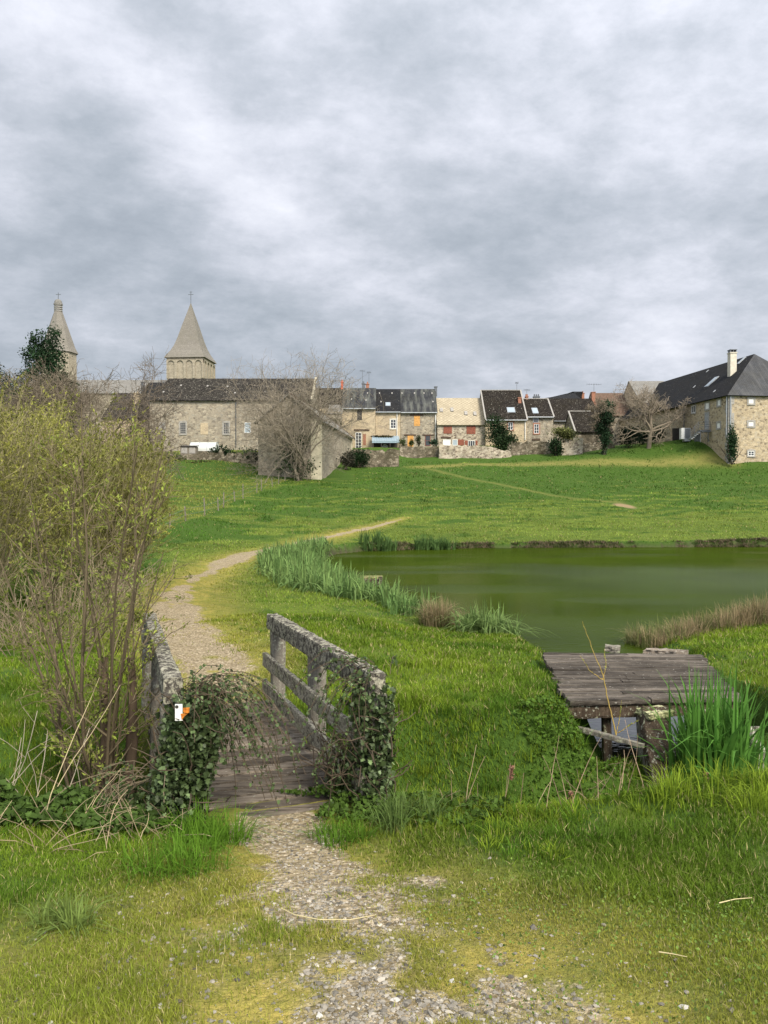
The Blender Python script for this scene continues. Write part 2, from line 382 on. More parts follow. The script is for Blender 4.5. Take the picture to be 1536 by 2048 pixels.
for x, y, z in [(0, 1, 1.12), (-3, 1, 1.1), (3, 1, 1.15), (0, -3, 1.2), (-8, -3, 1.2), (8, -3, 1.3), (-12, 5, 1.0), (10, 5, 1.1), (7, 9, .8), (12, 12, .9), (25, 16, .8), (45, 28, 1.0), (40, 45, .8), (60, 60, 2.5), (60, 80, 4.5), (55, 100, 7.5), (60, 120, 9),
                (-7.5, 14, .9), (-9, 20, 1.0), (-14, 30, 1.2), (-25, 50, 2), (-35, 75, 4.5), (-45, 100, 8), (-12, 12, .9), (-30, 15, 1), (-60, 60, 3), (-70, 110, 9),
                (-20, 97, 8.3), (-30, 97, 8.3), (-38, 97, 8.2), (-14, 97, 8.0), (-34, 108, 9.3), (-12, 110, 9.3), (-5, 112, 9.8), (0, 112, 10.2), (10, 114, 10.4), (20, 116, 10.6), (30, 118, 10.6), (0, 125, 11), (25, 125, 11.2), (-30, 125, 11), (50, 130, 11),
                (0, 160, 12), (-60, 160, 12), (60, 160, 12), (0, 260, 12), (-160, 260, 12), (160, 260, 12), (0, 700, 4), (-500, 600, 4), (500, 600, 4), (140, 60, 4), (-140, 60, 4), (-200, 0, 2), (200, 0, 2), (-40, -6, 1.4), (40, -6, 1.4)]:
    ctl.append((x, y, z))
ctl = np.array(ctl)
def warp(x, y):
    yy_ = y + 10.0; r = np.hypot(x, yy_); return np.arctan2(x, yy_) * 3.0, np.log(np.maximum(r, .5)) * 2.0
cu, cv = warp(ctl[:, 0], ctl[:, 1])
def phi(u, v): return np.sqrt((u[:, None] - cu) ** 2 + (v[:, None] - cv) ** 2 + .0025)
A_ = phi(cu, cv) - np.eye(len(cu)) * .02
WRBF = np.linalg.solve(A_, ctl[:, 2])
POND = np.array([(2.62, 15.0), (1.7, 16.0), (.85, 17.8), (-.1, 20.5), (-1.0, 23.3), (-2.1, 27.9), (-3.1, 32.7), (-2.4, 38.6), (-1.2, 40.6), (1.4, 42.0), (5.1, 43.6), (22, 44.6), (34, 43), (40, 36), (36, 27), (25, 20), (14, 17.3), (9, 16.6), (6.4, 15.6), (5.0, 14.3), (4.5, 13), (4.1, 10.8), (3.95, 8.1), (2.35, 8.1), (2.4, 10.1), (2.9, 11.6), (2.95, 13.4)])
DITCH = np.array([(-12, 5.0), (-6, 5.6), (-3.2, 6.1), (-1.9, 6.35), (-1.1, 6.75), (.1, 6.7), (1.2, 6.15), (2.1, 6.25), (3.0, 6.75), (4.6, 6.6), (7, 6.3), (12, 6)])
PATH = np.array([(.3, -3), (.35, 1.2), (.12, 2.4), (-.3, 3.4), (-.50, 4.4), (-.75, 5.3), (-1.75, 8.03), (-2.22, 10.3), (-3.6, 13.2), (-4.15, 15.5), (-4.9, 18.5), (-5.5, 22.7), (-5.9, 27), (-5.75, 31), (-4.95, 36.6), (-3.1, 44.6), (-.3, 53.7), (1.8, 60)])
def segdist(x, y, L, closed=False):
    best = np.full(len(x), 1e9); n = len(L); arc = np.zeros(len(x)); acc = 0
    for i in range(n if closed else n - 1):
        ax, ay = L[i]; bx, by = L[(i + 1) % n]; dx, dy = bx - ax, by - ay; l2 = dx*dx + dy*dy
        t = np.clip(((x - ax) * dx + (y - ay) * dy) / l2, 0, 1); d = np.hypot(x - ax - t*dx, y - ay - t*dy)
        m = d < best; best = np.where(m, d, best); arc = np.where(m, acc + t * math.sqrt(l2), arc); acc += math.sqrt(l2)
    return best, arc
def inside(x, y, L):
    c = np.zeros(len(x), bool); n = len(L)
    for i in range(n):
        ax, ay = L[i]; bx, by = L[(i+1) % n]
        m = ((ay > y) != (by > y)) & (x < (bx - ax) * (y - ay) / ((by - ay) if by != ay else 1e-9) + ax); c ^= m
    return c
def ss(a, b, x):
    t = np.clip((x - a) / (b - a), 0, 1); return t * t * (3 - 2 * t)
def vn(x, y, s, seed=0):
    """cheap smooth value noise in [-1,1]"""
    x = x / s + seed * 17.3; y = y / s - seed * 9.1; xi = np.floor(x); yi = np.floor(y); fx = x - xi; fy = y - yi
    fx = fx*fx*(3-2*fx); fy = fy*fy*(3-2*fy)
    def h(a, b): v = np.sin(a * 127.1 + b * 311.7 + seed * 3.7) * 43758.5453; return (v - np.floor(v)) * 2 - 1
    return (h(xi, yi)*(1-fx) + h(xi+1, yi)*fx)*(1-fy) + (h(xi, yi+1)*(1-fx) + h(xi+1, yi+1)*fx)*fy
def pond_sd(x, y):
    d, _ = segdist(x, y, POND, True); d = d + .18 * vn(x, y, 1.1, 4) + .08 * vn(x, y, .4, 5)
    return np.where(inside(x, y, POND), -d, d)
def H(x, y, full=False):
    x = np.asarray(x, float).ravel(); y = np.asarray(y, float).ravel(); z = np.empty(len(x))
    for i in range(0, len(x), 50000):
        u, v = warp(x[i:i+50000], y[i:i+50000]); z[i:i+50000] = phi(u, v) @ WRBF
    r = np.hypot(x, y)
    nz = .02 * vn(x, y, .35, 1) * (r < 30) + .05 * vn(x, y, 1.3, 2) * np.clip(r / 6, .5, 1.3) + .10 * vn(x, y, 6, 3) * (r > 14)
    dp, arc = segdist(x, y, PATH)
    z = z + nz * np.clip(dp / .8, .35, 1)
    # footpath worn in up the slope and small terraces
    sd_ = pond_sd(x, y)
    wb = np.where(y > 30, .35, np.where(y < 10.6, .38, .7))
    zo = -.15 + (np.maximum(z, .25) + .15) * ss(0, 1, (sd_ + .05) / wb)
    near = sd_ < 1.0
    z = np.where(near, np.minimum(z, zo), z)
    z = np.where(sd_ < 0, -.12 - .7 * ss(0, 1.5, -sd_), z)
    dd, _ = segdist(x, y, DITCH); dd = dd + .14 * vn(x, y, .9, 6)
    f = ss(.35, 1.25, dd); zd = -.42
    z = np.where((dd < 1.3) & (y < 8.3), np.minimum(z, zd + (z - zd) * f), z)
    # hollow before the outlet
    hol = ss(0, np.where(y > 7.2, .35, .9), x - 1.70 + .10*vn(x, y, .4, 7)) * ss(0, .4, 4.0 - x) * ss(0, .5, y - 6.4) * ss(0, .25, 8.5 - y)
    z = np.where(hol > 0, z*(1-hol) + np.minimum(z, .02 + .10*vn(x, y, .3, 8) + .22*np.clip(2.5 - x, 0, 1))*hol, z)
    return (z, dp, arc, sd_, dd) if full else z
NA, NR = 760, 620
th = np.linspace(R(-62), R(62), NA); rr_ = np.exp(np.linspace(math.log(7.0), math.log(1500.), NR))
TH, RR = np.meshgrid(th, rr_, indexing='ij')
gx = (RR * np.sin(TH)).ravel(); gy = (RR * np.cos(TH) - 8.0).ravel()
gz, gdp, garc, gsd, gdd = H(gx, gy, True)
GV = np.stack([gx, gy, gz], 1)
idx = np.arange(NA * NR).reshape(NA, NR)
GF = np.stack([idx[:-1, :-1], idx[:-1, 1:], idx[1:, 1:], idx[1:, :-1]], -1).reshape(-1, 4)[:, ::-1]
# where the gravel footpath lies: a strip with a ragged edge
def path_half(y, arc):
    hw = np.interp(y, [0, 2.3, 3.4, 4.4, 5.3, 8, 10, 13, 16, 20, 24, 30, 37, 45, 54, 60], [.62, .62, .36, .25, .24, .34, .42, .46, .38, .10, .2, .48, .42, .34, .26, 0.])
    return hw
def pathfield(x, y, dp, arc):
    hw = path_half(y, arc); e = .13 * vn(x, y, .55, 8) + .09 * vn(x, y, .17, 9) + np.where(y < 4.2, .20 * vn(x, y, .32, 11) + .12 * vn(x, y, .11, 13), 0) + np.where(y > 14, .12 * vn(x, y, 1.6, 12), 0)
    return (dp + e * np.where(hw < .05, 0, 1)) / np.maximum(hw, .01)
pf = pathfield(gx, gy, gdp, garc)
onbridge = ((gy > 5.35) & (gy < 7.95))
ispath_v = (pf < 1) & ~onbridge & (gy < 60) & (gy > -3)
def mossf(x, y, dp):
    return np.clip(1.25 - dp / (np.interp(y, [0, 2.6, 3.6, 5, 8, 11, 16, 22, 40, 60], [2.2, 1.9, 1.1, .6, .75, 1.35, 1.5, 1.6, 1.6, .7])), 0, 1)
moss = mossf(gx, gy, gdp)
moss = np.where(gy > 60, 0, moss)
# yellowed terrace in front of the village and the worn diagonal track
tr1 = np.array([P(855, 935, 98)[:2], P(930, 955, 91)[:2], P(1010, 972, 86)[:2], P(1100, 990, 79)[:2], P(1240, 1006, 73)[:2]])
t1, _ = segdist(gx, gy, tr1); yel = np.clip(1.1 - t1 / .8, 0, 1) * .45
tr2 = np.array([P(840, 934, 100)[:2], P(930, 928, 104)[:2], P(1050, 929, 103.5)[:2], P(1200, 930, 102.5)[:2], P(1330, 929, 101)[:2], P(1450, 927, 99)[:2]])
t2, _ = segdist(gx, gy, tr2); yel = np.maximum(yel, np.clip(1.25 - t2 / 2.1, 0, 1) * .8)
bald = np.clip(1.3 - np.hypot((gx - X(1252, 70)) / 1.0, (gy - 70.5) / 2.4), 0, 1)
e = 1.0
steep = np.zeros(len(gx))
zz_ = gz.reshape(NA, NR); dzr = np.gradient(zz_, axis=1) / np.gradient(rr_)[None, :]; dza = np.gradient(zz_, axis=0) / (RR * (th[1] - th[0]))
steep = np.clip(np.hypot(dzr, dza).ravel(), 0, 2)
soil = np.clip((.45 - gdd) / .5, 0, 1) * (gy < 9) + ((gsd < .22) & (gsd > -.3) & (gy > 36)) * .7 + (gsd < 0) * 1.0
def gravelpatch(x, y):
    return ss(-.30, .30, vn(x, y, .30, 14) + .55*vn(x, y, .11, 15) + np.interp(y, [0, 3.2, 4.1, 6], [.06, -.02, .8, .8]))
gcols = dict(gpat=gravelpatch(gx, gy),moss=moss, yel=yel, soil=np.clip(soil, 0, 1), bald=bald, steep=steep, pth=np.clip(1.30 - .72*pf, 0, 1) * (~onbridge))
fm = ispath_v[GF].sum(1) >= 3
def ground_mat(path=False):
    m, t, b = mat('footpath_gravel' if path else 'meadow_turf', .95, .12)
    c = coord(t)
    def at(n): return t.new('ShaderNodeAttribute', attribute_name=n).outputs['Fac']
    n1, n2, n3 = t.noise(c, .22, 5, .6), t.noise(c, 1.4, 6, .65), t.noise(c, 14, 5, .7)
    g = t.mix(t.ramp(n1, [(.35, 0.), (.65, 1.)]), (.095, .145, .018), (.155, .205, .028))
    g = t.mix(t.ramp(n2, [(.35, 0.), (.70, .8)]), g, (.050, .095, .014))
    g = t.mix(t.math('MULTIPLY', t.ramp(n3, [(.45, 0.), (.75, 1.)]), .5), g, (.15, .17, .04))
    g = t.mix(t.ramp(at('steep'), [(.095, 0.), (.15, .9)]), g, (.050, .100, .015))  # steep ground in darker green: slope shading put into the turf colour
    mo = t.math('MULTIPLY', at('moss'), t.ramp(t.noise(c, 2.2, 6, .7), [(.35, .35), (.60, 1.)]))
    mcol = t.mix(t.ramp(t.noise(c, 7, 5, .7), [(.35, 0.), (.65, 1.)]), (.40, .32, .085), (.25, .23, .055))
    g = t.mix(mo, g, mcol)
    g = t.mix(t.math('MULTIPLY', at('yel'), t.ramp(n2, [(.3, .45), (.55, 1.)])), g, t.mix(t.ramp(n3, [(.4, 0.), (.6, 1.)]), (.30, .25, .09), (.19, .19, .04)))
    g = t.mix(t.ramp(at('bald'), [(.3, 0.), (.7, 1.)]), g, (.30, .22, .12))
    v = t.new('ShaderNodeTexVoronoi', feature='F1', inp={'Vector': c, 'Scale': 48.}); cell = t.new('ShaderNodeSeparateColor', inp={0: v.outputs['Color']}).outputs[0]
    grav = t.ramp(cell, [(.1, (.11, .095, .075)), (.45, (.21, .19, .155)), (.8, (.28, .26, .215)), (.97, (.42, .40, .36))])
    grav = t.mix(1.0, grav, (1.55, 1.36, 1.12), 'MULTIPLY')
    grav = t.mix(t.ramp(t.noise(c, 5, 5, .7), [(.4, 0.), (.7, .55)]), grav, (.24, .19, .11))
    pm = t.ramp(t.math('ADD', at('pth'), t.math('MULTIPLY', t.math('SUBTRACT', t.noise(c, 9, 6, .75), .5), 1.3)), [(.42, 0.), (.62, 1.)])
    pm = t.math('MULTIPLY', pm, t.math('MULTIPLY', at('gpat'), .92))
    g = t.mix(pm, g, grav)
    g = t.mix(at('soil'), g, t.mix(t.ramp(n3, [(.4, 0.), (.6, 1.)]), (.035, .027, .018), (.10, .082, .055)))
    t.l.new(g, b.inputs['Base Color'])
    bump(t, b, t.math('ADD', t.math('MULTIPLY', n2, 2.0), t.math('ADD', n3, t.math('MULTIPLY', cell, .35))), .8, .06)
    return m
M_GROUND, M_PATH = ground_mat(), ground_mat(True)
def sub(F, cols, name, m, label=None):
    u, inv = np.unique(F, return_inverse=True)
    o = raw_mesh(name, GV[u], inv.reshape(F.shape), m, col={k: v[u] for k, v in cols.items()}, smooth=True)
    return tag(o, kind='structure')
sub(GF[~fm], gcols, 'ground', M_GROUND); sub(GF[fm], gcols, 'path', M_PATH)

# ------------------------------------------------------------------ water
m, t, b = mat('pond_water', .06, .22)
c = coord(t)
t.l.new(t.mix(t.ramp(t.noise(c, .25, 3), [(.35, 0.), (.65, 1.)]), (.026, .042, .0035), (.036, .056, .005)), b.inputs['Base Color'])
rip = t.noise(t.mapping(c, scale=(1.0, 2.2, 1)), 3.4, 4, .65)
gust = t.ramp(t.noise(t.mapping(c, loc=(3, 1, 0), scale=(.10, .22, 1)), 1.0, 2, .5), [(.50, .12), (.66, 1.)])
sx2 = t.new('ShaderNodeSeparateXYZ', inp={0: c}); ux = t.math('DIVIDE', t.math('SUBTRACT', sx2.outputs[0], 12.5), 5.5); uy = t.math('DIVIDE', t.math('SUBTRACT', sx2.outputs[1], 26.), 5.0)
breeze = t.math('EXPONENT', t.math('MULTIPLY', t.math('ADD', t.math('MULTIPLY', ux, ux), t.math('MULTIPLY', uy, uy)), -1.0))
rip = t.math('ADD', rip, t.math('MULTIPLY', breeze, t.math('MULTIPLY', t.noise(t.mapping(c, scale=(1, 2.4, 1)), 9., 3, .6), 1.6)))
gust = t.math('ADD', gust, t.math('MULTIPLY', breeze, 1.5))
b.inputs['Specular IOR Level'].default_value = 0.; b.inputs['Roughness'].default_value = .6
gl = t.new('ShaderNodeBsdfGlossy', inp={0: (1, 1, 1, 1), 'Roughness': .04}); fr = t.new('ShaderNodeFresnel', inp={0: 1.33})
bp = t.new('ShaderNodeBump', inp={'Strength': .5, 'Distance': .06, 'Height': t.math('MULTIPLY', rip, gust)}); t.l.new(bp.outputs[0], gl.inputs['Normal'])
mx = t.new('ShaderNodeMixShader', inp={0: t.math('MULTIPLY', fr.outputs[0], .24)}); t.l.new(b.outputs[0], mx.inputs[1]); t.l.new(gl.outputs[0], mx.inputs[2])
t.l.new(mx.outputs[0], t.n['Material Output'].inputs[0])
M_WATER = m
tag(raw_mesh('water', [(-8, 10.45, 0), (60, 10.45, 0), (60, 52, 0), (-8, 52, 0)], [[0, 1, 2, 3]], M_WATER), kind='structure')
m, t, b = mat('channel_water', .03, .8); b.inputs['Base Color'].default_value = (.010, .012, .008, 1)
bump(t, b, t.noise(t.mapping(coord(t), scale=(1, 2, 1)), 7, 3), .10, .03); M_CHAN = m
tag(raw_mesh('channel_water', [(1.5, 7.72, -.01), (4.6, 7.72, -.01), (4.6, 10.45, -.01), (1.5, 10.45, -.01)], [[0, 1, 2, 3]], M_CHAN), kind='structure')
tag(raw_mesh('ditch_water', [(-12, 4.2, -.36), (12, 4.2, -.36), (12, 7.7, -.36), (-12, 7.7, -.36)], [[0, 1, 2, 3]], M_CHAN), kind='structure')
# ------------------------------------------------------------------ materials of the village
RUB = stone('rubble_grey', [(.37,.32,.245),(.25,.215,.17),(.45,.395,.305),(.17,.145,.115),(.35,.32,.26)], (.38,.335,.255), 2.6, (.20,.178,.15), .5)
RUBW = stone('rubble_warm', [(.47,.385,.26),(.34,.275,.185),(.54,.45,.31),(.18,.145,.10),(.44,.38,.285)], (.48,.395,.27), 2.9, (.30,.235,.16), .35)
RUBD = stone('rubble_dark', [(.24,.20,.15),(.14,.115,.085),(.34,.29,.22),(.09,.075,.055),(.40,.35,.27)], (.11,.095,.065), 2.4, (.055,.05,.028), .75)
RUBL = stone('rubble_pale', [(.46,.40,.31),(.20,.16,.12),(.56,.50,.40),(.13,.10,.08),(.50,.43,.33)], (.52,.46,.36), 2.6, (.26,.22,.17), .3)
PLAST = stone('old_render', [(.48,.39,.26),(.44,.36,.25),(.52,.43,.29),(.38,.31,.22),(.50,.41,.28)], (.47,.38,.26), 1.2, (.26,.21,.155), .6, .02)
TOWER = stone('tower_ashlar', [(.36,.315,.24),(.32,.285,.215),(.39,.345,.265),(.30,.265,.205)], (.31,.275,.21), 1.6, (.28,.25,.20), .5, .02)
SPIRE = roofm('shingle_spire', (.21,.195,.17), (.26,.24,.21), (.16,.15,.118), .5, .25, .2, lich=.0)
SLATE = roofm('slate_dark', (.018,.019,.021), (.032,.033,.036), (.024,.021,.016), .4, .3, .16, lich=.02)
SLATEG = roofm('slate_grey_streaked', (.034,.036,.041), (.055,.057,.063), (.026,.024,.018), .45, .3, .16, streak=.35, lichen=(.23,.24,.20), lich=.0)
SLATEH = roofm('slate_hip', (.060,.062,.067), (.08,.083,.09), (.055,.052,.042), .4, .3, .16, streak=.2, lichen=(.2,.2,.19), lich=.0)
TILE = roofm('stone_tile_black', (.020,.018,.016), (.046,.041,.035), (.016,.014,.010), .5, .42, .42, diamond=True, lichen=(.36,.34,.28), lich=.09)
TILEB = roofm('tile_brown_black', (.015,.013,.0115), (.030,.025,.021), (.022,.018,.011), .5, .3, .3, diamond=True, lichen=(.38,.36,.30), lich=.07)
CREAM = roofm('tile_cream', (.35,.30,.215), (.43,.375,.27), (.24,.205,.14), .45, .45, .45, diamond=True, lichen=(.13,.10,.06), lich=.03)
TILER = roofm('tile_brown_red', (.13,.085,.062), (.17,.115,.085), (.09,.065,.045), .5, .3, .2)
ROOFG = roofm('roof_grey_lauze', (.20,.195,.18), (.25,.24,.22), (.15,.14,.12), .4, .35, .25)
M_WHITE = plain('white_paint', (.72,.72,.70), .45, .1); M_CREAMP = plain('cream_render', (.50,.455,.34), .8, .25, 1.5); M_GREYS = plain('granite_trim', (.30,.285,.26), .8, .25, 6)
M_RED = plain('red_brown_shutter', (.23,.075,.045), .55, .25, 5); M_WOODO = plain('orange_board', (.55,.29,.085), .6, .25, 4); M_DARK = plain('dark_timber', (.045,.04,.036), .7, .4, 8)
M_ZINC = plain('zinc', (.36,.38,.40), .45, .15, 4, .4); M_BRICK = plain('chimney_brick', (.30,.14,.09), .85, .35, 9); M_CHS = plain('chimney_render', (.55,.51,.42), .85, .15, 3)
M_BLUE = plain('blue_sheet', (.27,.36,.42), .35, .2, 4); M_POLY = plain('poly_film', (.50,.52,.49), .35, .08, 6); M_MET = plain('grey_metal', (.13,.14,.15), .45, .2, 4, .5)
M_REDC = plain('red_pot', (.50,.12,.06), .7, .2, 8); M_BOARD = plain('weathered_board', (.17,.15,.12), .9, .4, 9); M_LINTEL = plain('oak_lintel', (.075,.05,.035), .85, .3, 9)
m, t, b = mat('window_glass', .12, .6); b.inputs['Base Color'].default_value = (.035, .04, .045, 1); M_GLASS = m
m, t, b = mat('skylight_glass', .10, .8); b.inputs['Base Color'].default_value = (.30, .36, .40, 1); M_SKYL = m

class Frame:
    """vertical wall plane: origin C, direction a; v points into the building"""
    def __init__(s, C, ang): s.C = C; s.a = (math.cos(ang), math.sin(ang)); s.b = (-math.sin(ang), math.cos(ang))
    def __call__(s, p): return (s.C[0] + p[0]*s.a[0] + p[1]*s.b[0], s.C[1] + p[0]*s.a[1] + p[1]*s.b[1], p[2])
    def at(s, px, py, v=0.):
        """wall coordinates (u, z) of a picture point lying on the plane at depth v"""
        cx, cy = s.C[0] + v*s.b[0], s.C[1] + v*s.b[1]
        k = (px - 768) / F_PX * 1.0
        for _ in range(2):
            u = (k * cy - cx) / (s.a[0] - k * s.a[1]); y = cy + u * s.a[1]; z = Z(py, y)
            k = (px - 768) / F_PX * (y * cp - (z - ZC) * sp) / y
        return u, z
    def side(s, u0):    # plane of the right end wall seen from outside (runs along b)
        f = Frame(s((u0, 0, 0)), 0); f.a = s.b; f.b = (-s.a[0], -s.a[1]); return f
def slab(mb, q, th_, inv=False):
    q = [np.array(p, float) for p in q]; n = np.cross(q[1]-q[0], q[2]-q[0]); n /= np.linalg.norm(n)
    if n[2] < 0: n = -n
    lo = [p - n * th_ for p in q]; mb.poly(*q); mb.poly(*lo[::-1]); k = len(q)
    for i in range(k): j = (i+1) % k; mb.poly(q[i], lo[i], lo[j], q[j])
def gable_house(name, label, C, ang, L, Wd, zb, ze, zr, wall, roof, over=.35, verge=.06, cat='house', hipR=0., hipL=0., rfrac=.5, group=None, verge_trim=None, gutter=None):
    f = Frame(C, ang); base = (C[0], C[1], zb); T = place(name, base, label, cat, group)
    g = .02; mb = MB(); vr = Wd * rfrac
    A = lambda u, v, z: f((u, v, z))
    mb.poly(A(g,0,zb), A(L-g,0,zb), A(L-g,0,ze), A(g,0,ze)); mb.poly(A(L-g,Wd,zb), A(g,Wd,zb), A(g,Wd,ze), A(L-g,Wd,ze))
    if hipR: mb.poly(A(L-g,0,zb), A(L-g,Wd,zb), A(L-g,Wd,ze), A(L-g,0,ze))
    else: mb.poly(A(L-g,0,zb), A(L-g,Wd,zb), A(L-g,Wd,ze), A(L-g,vr,zr-.12), A(L-g,0,ze))
    if hipL: mb.poly(A(g,Wd,zb), A(g,0,zb), A(g,0,ze), A(g,Wd,ze))
    else: mb.poly(A(g,Wd,zb), A(g,0,zb), A(g,0,ze), A(g,vr,zr-.12), A(g,Wd,ze))
    mb.build('wall', wall, T)
    s1 = (zr - ze) / vr; s2 = (zr - ze) / (Wd - vr); r = MB(); vl = 0 if hipL else verge; vR = 0 if hipR else verge
    o = over
    eL, eR = (-o if hipL else -vl), (L + o if hipR else L + vR); rL, rR = (hipL if hipL else -vl), (L - hipR if hipR else L + vR)
    slab(r, [A(eL,-o,ze-o*s1), A(eR,-o,ze-o*s1), A(rR,vr,zr), A(rL,vr,zr)], .12)
    slab(r, [A(eR,Wd+o,ze-o*s2), A(eL,Wd+o,ze-o*s2), A(rL,vr,zr), A(rR,vr,zr)], .12)
    if hipR: slab(r, [A(eR,-o,ze-o*s1), A(eR,Wd+o,ze-o*s2), A(rR,vr,zr)], .12)
    if hipL: slab(r, [A(eL,Wd+o,ze-o*s2), A(eL,-o,ze-o*s1), A(rL,vr,zr)], .12)
    ro = r.build('roof', roof, T)
    if verge_trim:
        v = MB()
        for u in ([L+.05] if verge_trim[0] == 'R' else [-.05] if verge_trim[0] == 'L' else [-.05, L+.05]):
            v.beam(A(u,-o,ze-o*s1+.04), A(u,vr,zr+.05), .22, .16)
        v.beam(A(0,vr,zr+.06), A(L,vr,zr+.06), .22, .12)
        v.build('roof_edge', verge_trim[1], ro)
    if gutter is not None:
        MB().tube(A(0,-o-.07,ze-o*s1-.02), A(L,-o-.07,ze-o*s1-.02), .09, 6).build('gutter', gutter, ro)
    f.info = dict(L=L, W=Wd, zb=zb, ze=ze, zr=zr, vr=vr, s1=s1)
    return T, f, ro
def front_house(name, label, x0, x1, ridge, eave, base, d, Wd, wall, roof, **k):
    xl, xr = X(x0, d), X(x1, d); ze = Z(eave, d); zr = Z(ridge, d + Wd * k.get('rfrac', .5)); zb = Z(base, d) - 1.5
    return gable_house(name, label, (xl, d), 0., xr - xl, Wd, zb, ze + .35 * (zr - ze) / (Wd * k.get('rfrac', .5)), zr, wall, roof, **k)
def win(T, f, x0, y0, x1, y1, kind='win', frame=M_WHITE, pane=None, nx=2, ny=3, sur=None, name=None, label=None):
    u0, z1 = f.at(x0, y0); u1, z0 = f.at(x1, y1)
    if u0 > u1: u0, u1 = u1, u0
    if sur is not None:
        s = MB(); w_s = .16
        s.box(u0-w_s, u0, -.06, .05, z0-w_s, z1+w_s, f).box(u1, u1+w_s, -.06, .05, z0-w_s, z1+w_s, f).box(u0, u1, -.06, .05, z1, z1+w_s*1.3, f).box(u0, u1, -.09, .05, z0-w_s, z0, f)
        s.build('window_surround', sur, T)
    if kind == 'board':
        s = MB(); n = max(2, int((u1-u0)/.3)); st = (u1-u0)/n
        for i in range(n): s.box(u0+i*st+.01, u0+(i+1)*st-.01, -.05 - .01*(i % 2), .03, z0, z1, f)
        s.box(u0, u1, -.075, -.04, z0+.25, z0+.37, f).box(u0, u1, -.075, -.04, z1-.37, z1-.25, f)
        return s.build(name or 'shutter', frame, T)
    s = MB(); w_ = .07
    s.box(u0, u0+w_, -.045, .05, z0, z1, f).box(u1-w_, u1, -.045, .05, z0, z1, f).box(u0+w_, u1-w_, -.045, .05, z1-w_, z1, f).box(u0+w_, u1-w_, -.06, .05, z0, z0+w_, f)
    for i in range(1, nx): u = u0 + (u1-u0)*i/nx; s.box(u-.03, u+.03, -.035, .03, z0+w_, z1-w_, f)
    for j in range(1, ny): z = z0 + (z1-z0)*j/ny; s.box(u0+w_, u1-w_, -.030, .025, z-.02, z+.02, f)
    o = s.build(name or 'window', frame, T); o['_o'] = T['_o']
    MB().box(u0+w_*.5, u1-w_*.5, -.012, .02, z0+w_*.5, z1-w_*.5, f).build('pane', pane or M_GLASS, o)
    return o
def lintel(T, f, x0, x1, y, h=.25):
    u0, z = f.at(x0, y); u1, _ = f.at(x1, y)
    MB().box(u0, u1, -.10, .05, z - h/2, z + h/2, f).build('lintel', M_LINTEL, T)
def pipe(T, f, px, y0, y1, m=M_ZINC, r=.06, name='drainpipe'):
    u, z1 = f.at(px, y0); _, z0 = f.at(px, y1)
    MB().tube(f((u, -.14, z0)), f((u, -.14, z1)), r, 6).build(name, m, T)
def on_roof(T, ro, f, px0, py0, px1, py1, name, m_, th_=.12, frame=None):
    """a flat fitting lying on the front slope"""
    i = f.info
    def hit(px, py):
        lo, hi = 0., i['vr']
        for _ in range(40):
            v = (lo + hi) / 2; u, z = f.at(px, py, v); zs = i['ze'] + v * i['s1']
            if z > zs: lo = v
            else: hi = v
        return u, v, i['ze'] + v * i['s1']
    ua, va, za = hit((px0+px1)/2, py1); ub, vb, zb_ = hit((px0+px1)/2, py0)
    w2 = (px1 - px0) / F_PX * f((ua, va, 0))[1] / 2
    ua = (ua + ub) / 2
    q = [f((ua-w2, va, za+th_)), f((ua+w2, va, za+th_)), f((ua+w2, vb, zb_+th_)), f((ua-w2, vb, zb_+th_))]
    mb = MB(); slab(mb, q, th_ + .02); o = mb.build(name, frame or m_, ro)
    if frame is not None:
        e = .12; q2 = [f((ua-w2+e, va+e*.5, za+e*.5*i['s1']+th_+.02)), f((ua+w2-e, va+e*.5, za+e*.5*i['s1']+th_+.02)), f((ua+w2-e, vb-e*.5, zb_-e*.5*i['s1']+th_+.02)), f((ua-w2+e, vb-e*.5, zb_-e*.5*i['s1']+th_+.02))]
        mb = MB(); slab(mb, q2, .015)
        # a pane is part of the skylight: keep it in the same mesh, second material
        o.data.materials.append(m_)
        me2 = mb.build('tmp', m_, ro).data
        n0 = len(o.data.vertices); vs = [v.co[:] for v in o.data.vertices] + [v.co[:] for v in me2.vertices]
        fs = [list(p.vertices) for p in o.data.polygons] + [[k + n0 for k in p.vertices] for p in me2.polygons]
        nf = len(o.data.polygons); nm = bpy.data.meshes.new(name); nm.from_pydata(vs, [], fs); nm.materials.append(frame); nm.materials.append(m_)
        for k, p in enumerate(nm.polygons): p.material_index = 1 if k >= nf else 0
        tmp = [x for x in ro.children if x.data is me2][0]; bpy.data.objects.remove(tmp); o.data = nm
    return o
def chimney(ro, x0, x1, ytop, ybot, d, m_=M_BRICK, dep=.7, pots=1, potm=M_REDC, label=None):
    xl, xr = X(x0, d), X(x1, d); z1, z0 = Z(ytop, d), Z(ybot, d) - .8
    s = MB().box(xl, xr, d, d+dep, z0, z1).box(xl-.07, xr+.07, d-.07, d+dep+.07, z1-.001, z1+.12)
    for k in range(pots):
        x = xl + (xr-xl)*(k+.5)/pots; s.tube((x, d+dep/2, z1+.12), (x, d+dep/2, z1+.5), .13, 8, .10)
    o = s.build('chimney', m_, ro)
    if label: o['label'] = label
    return o
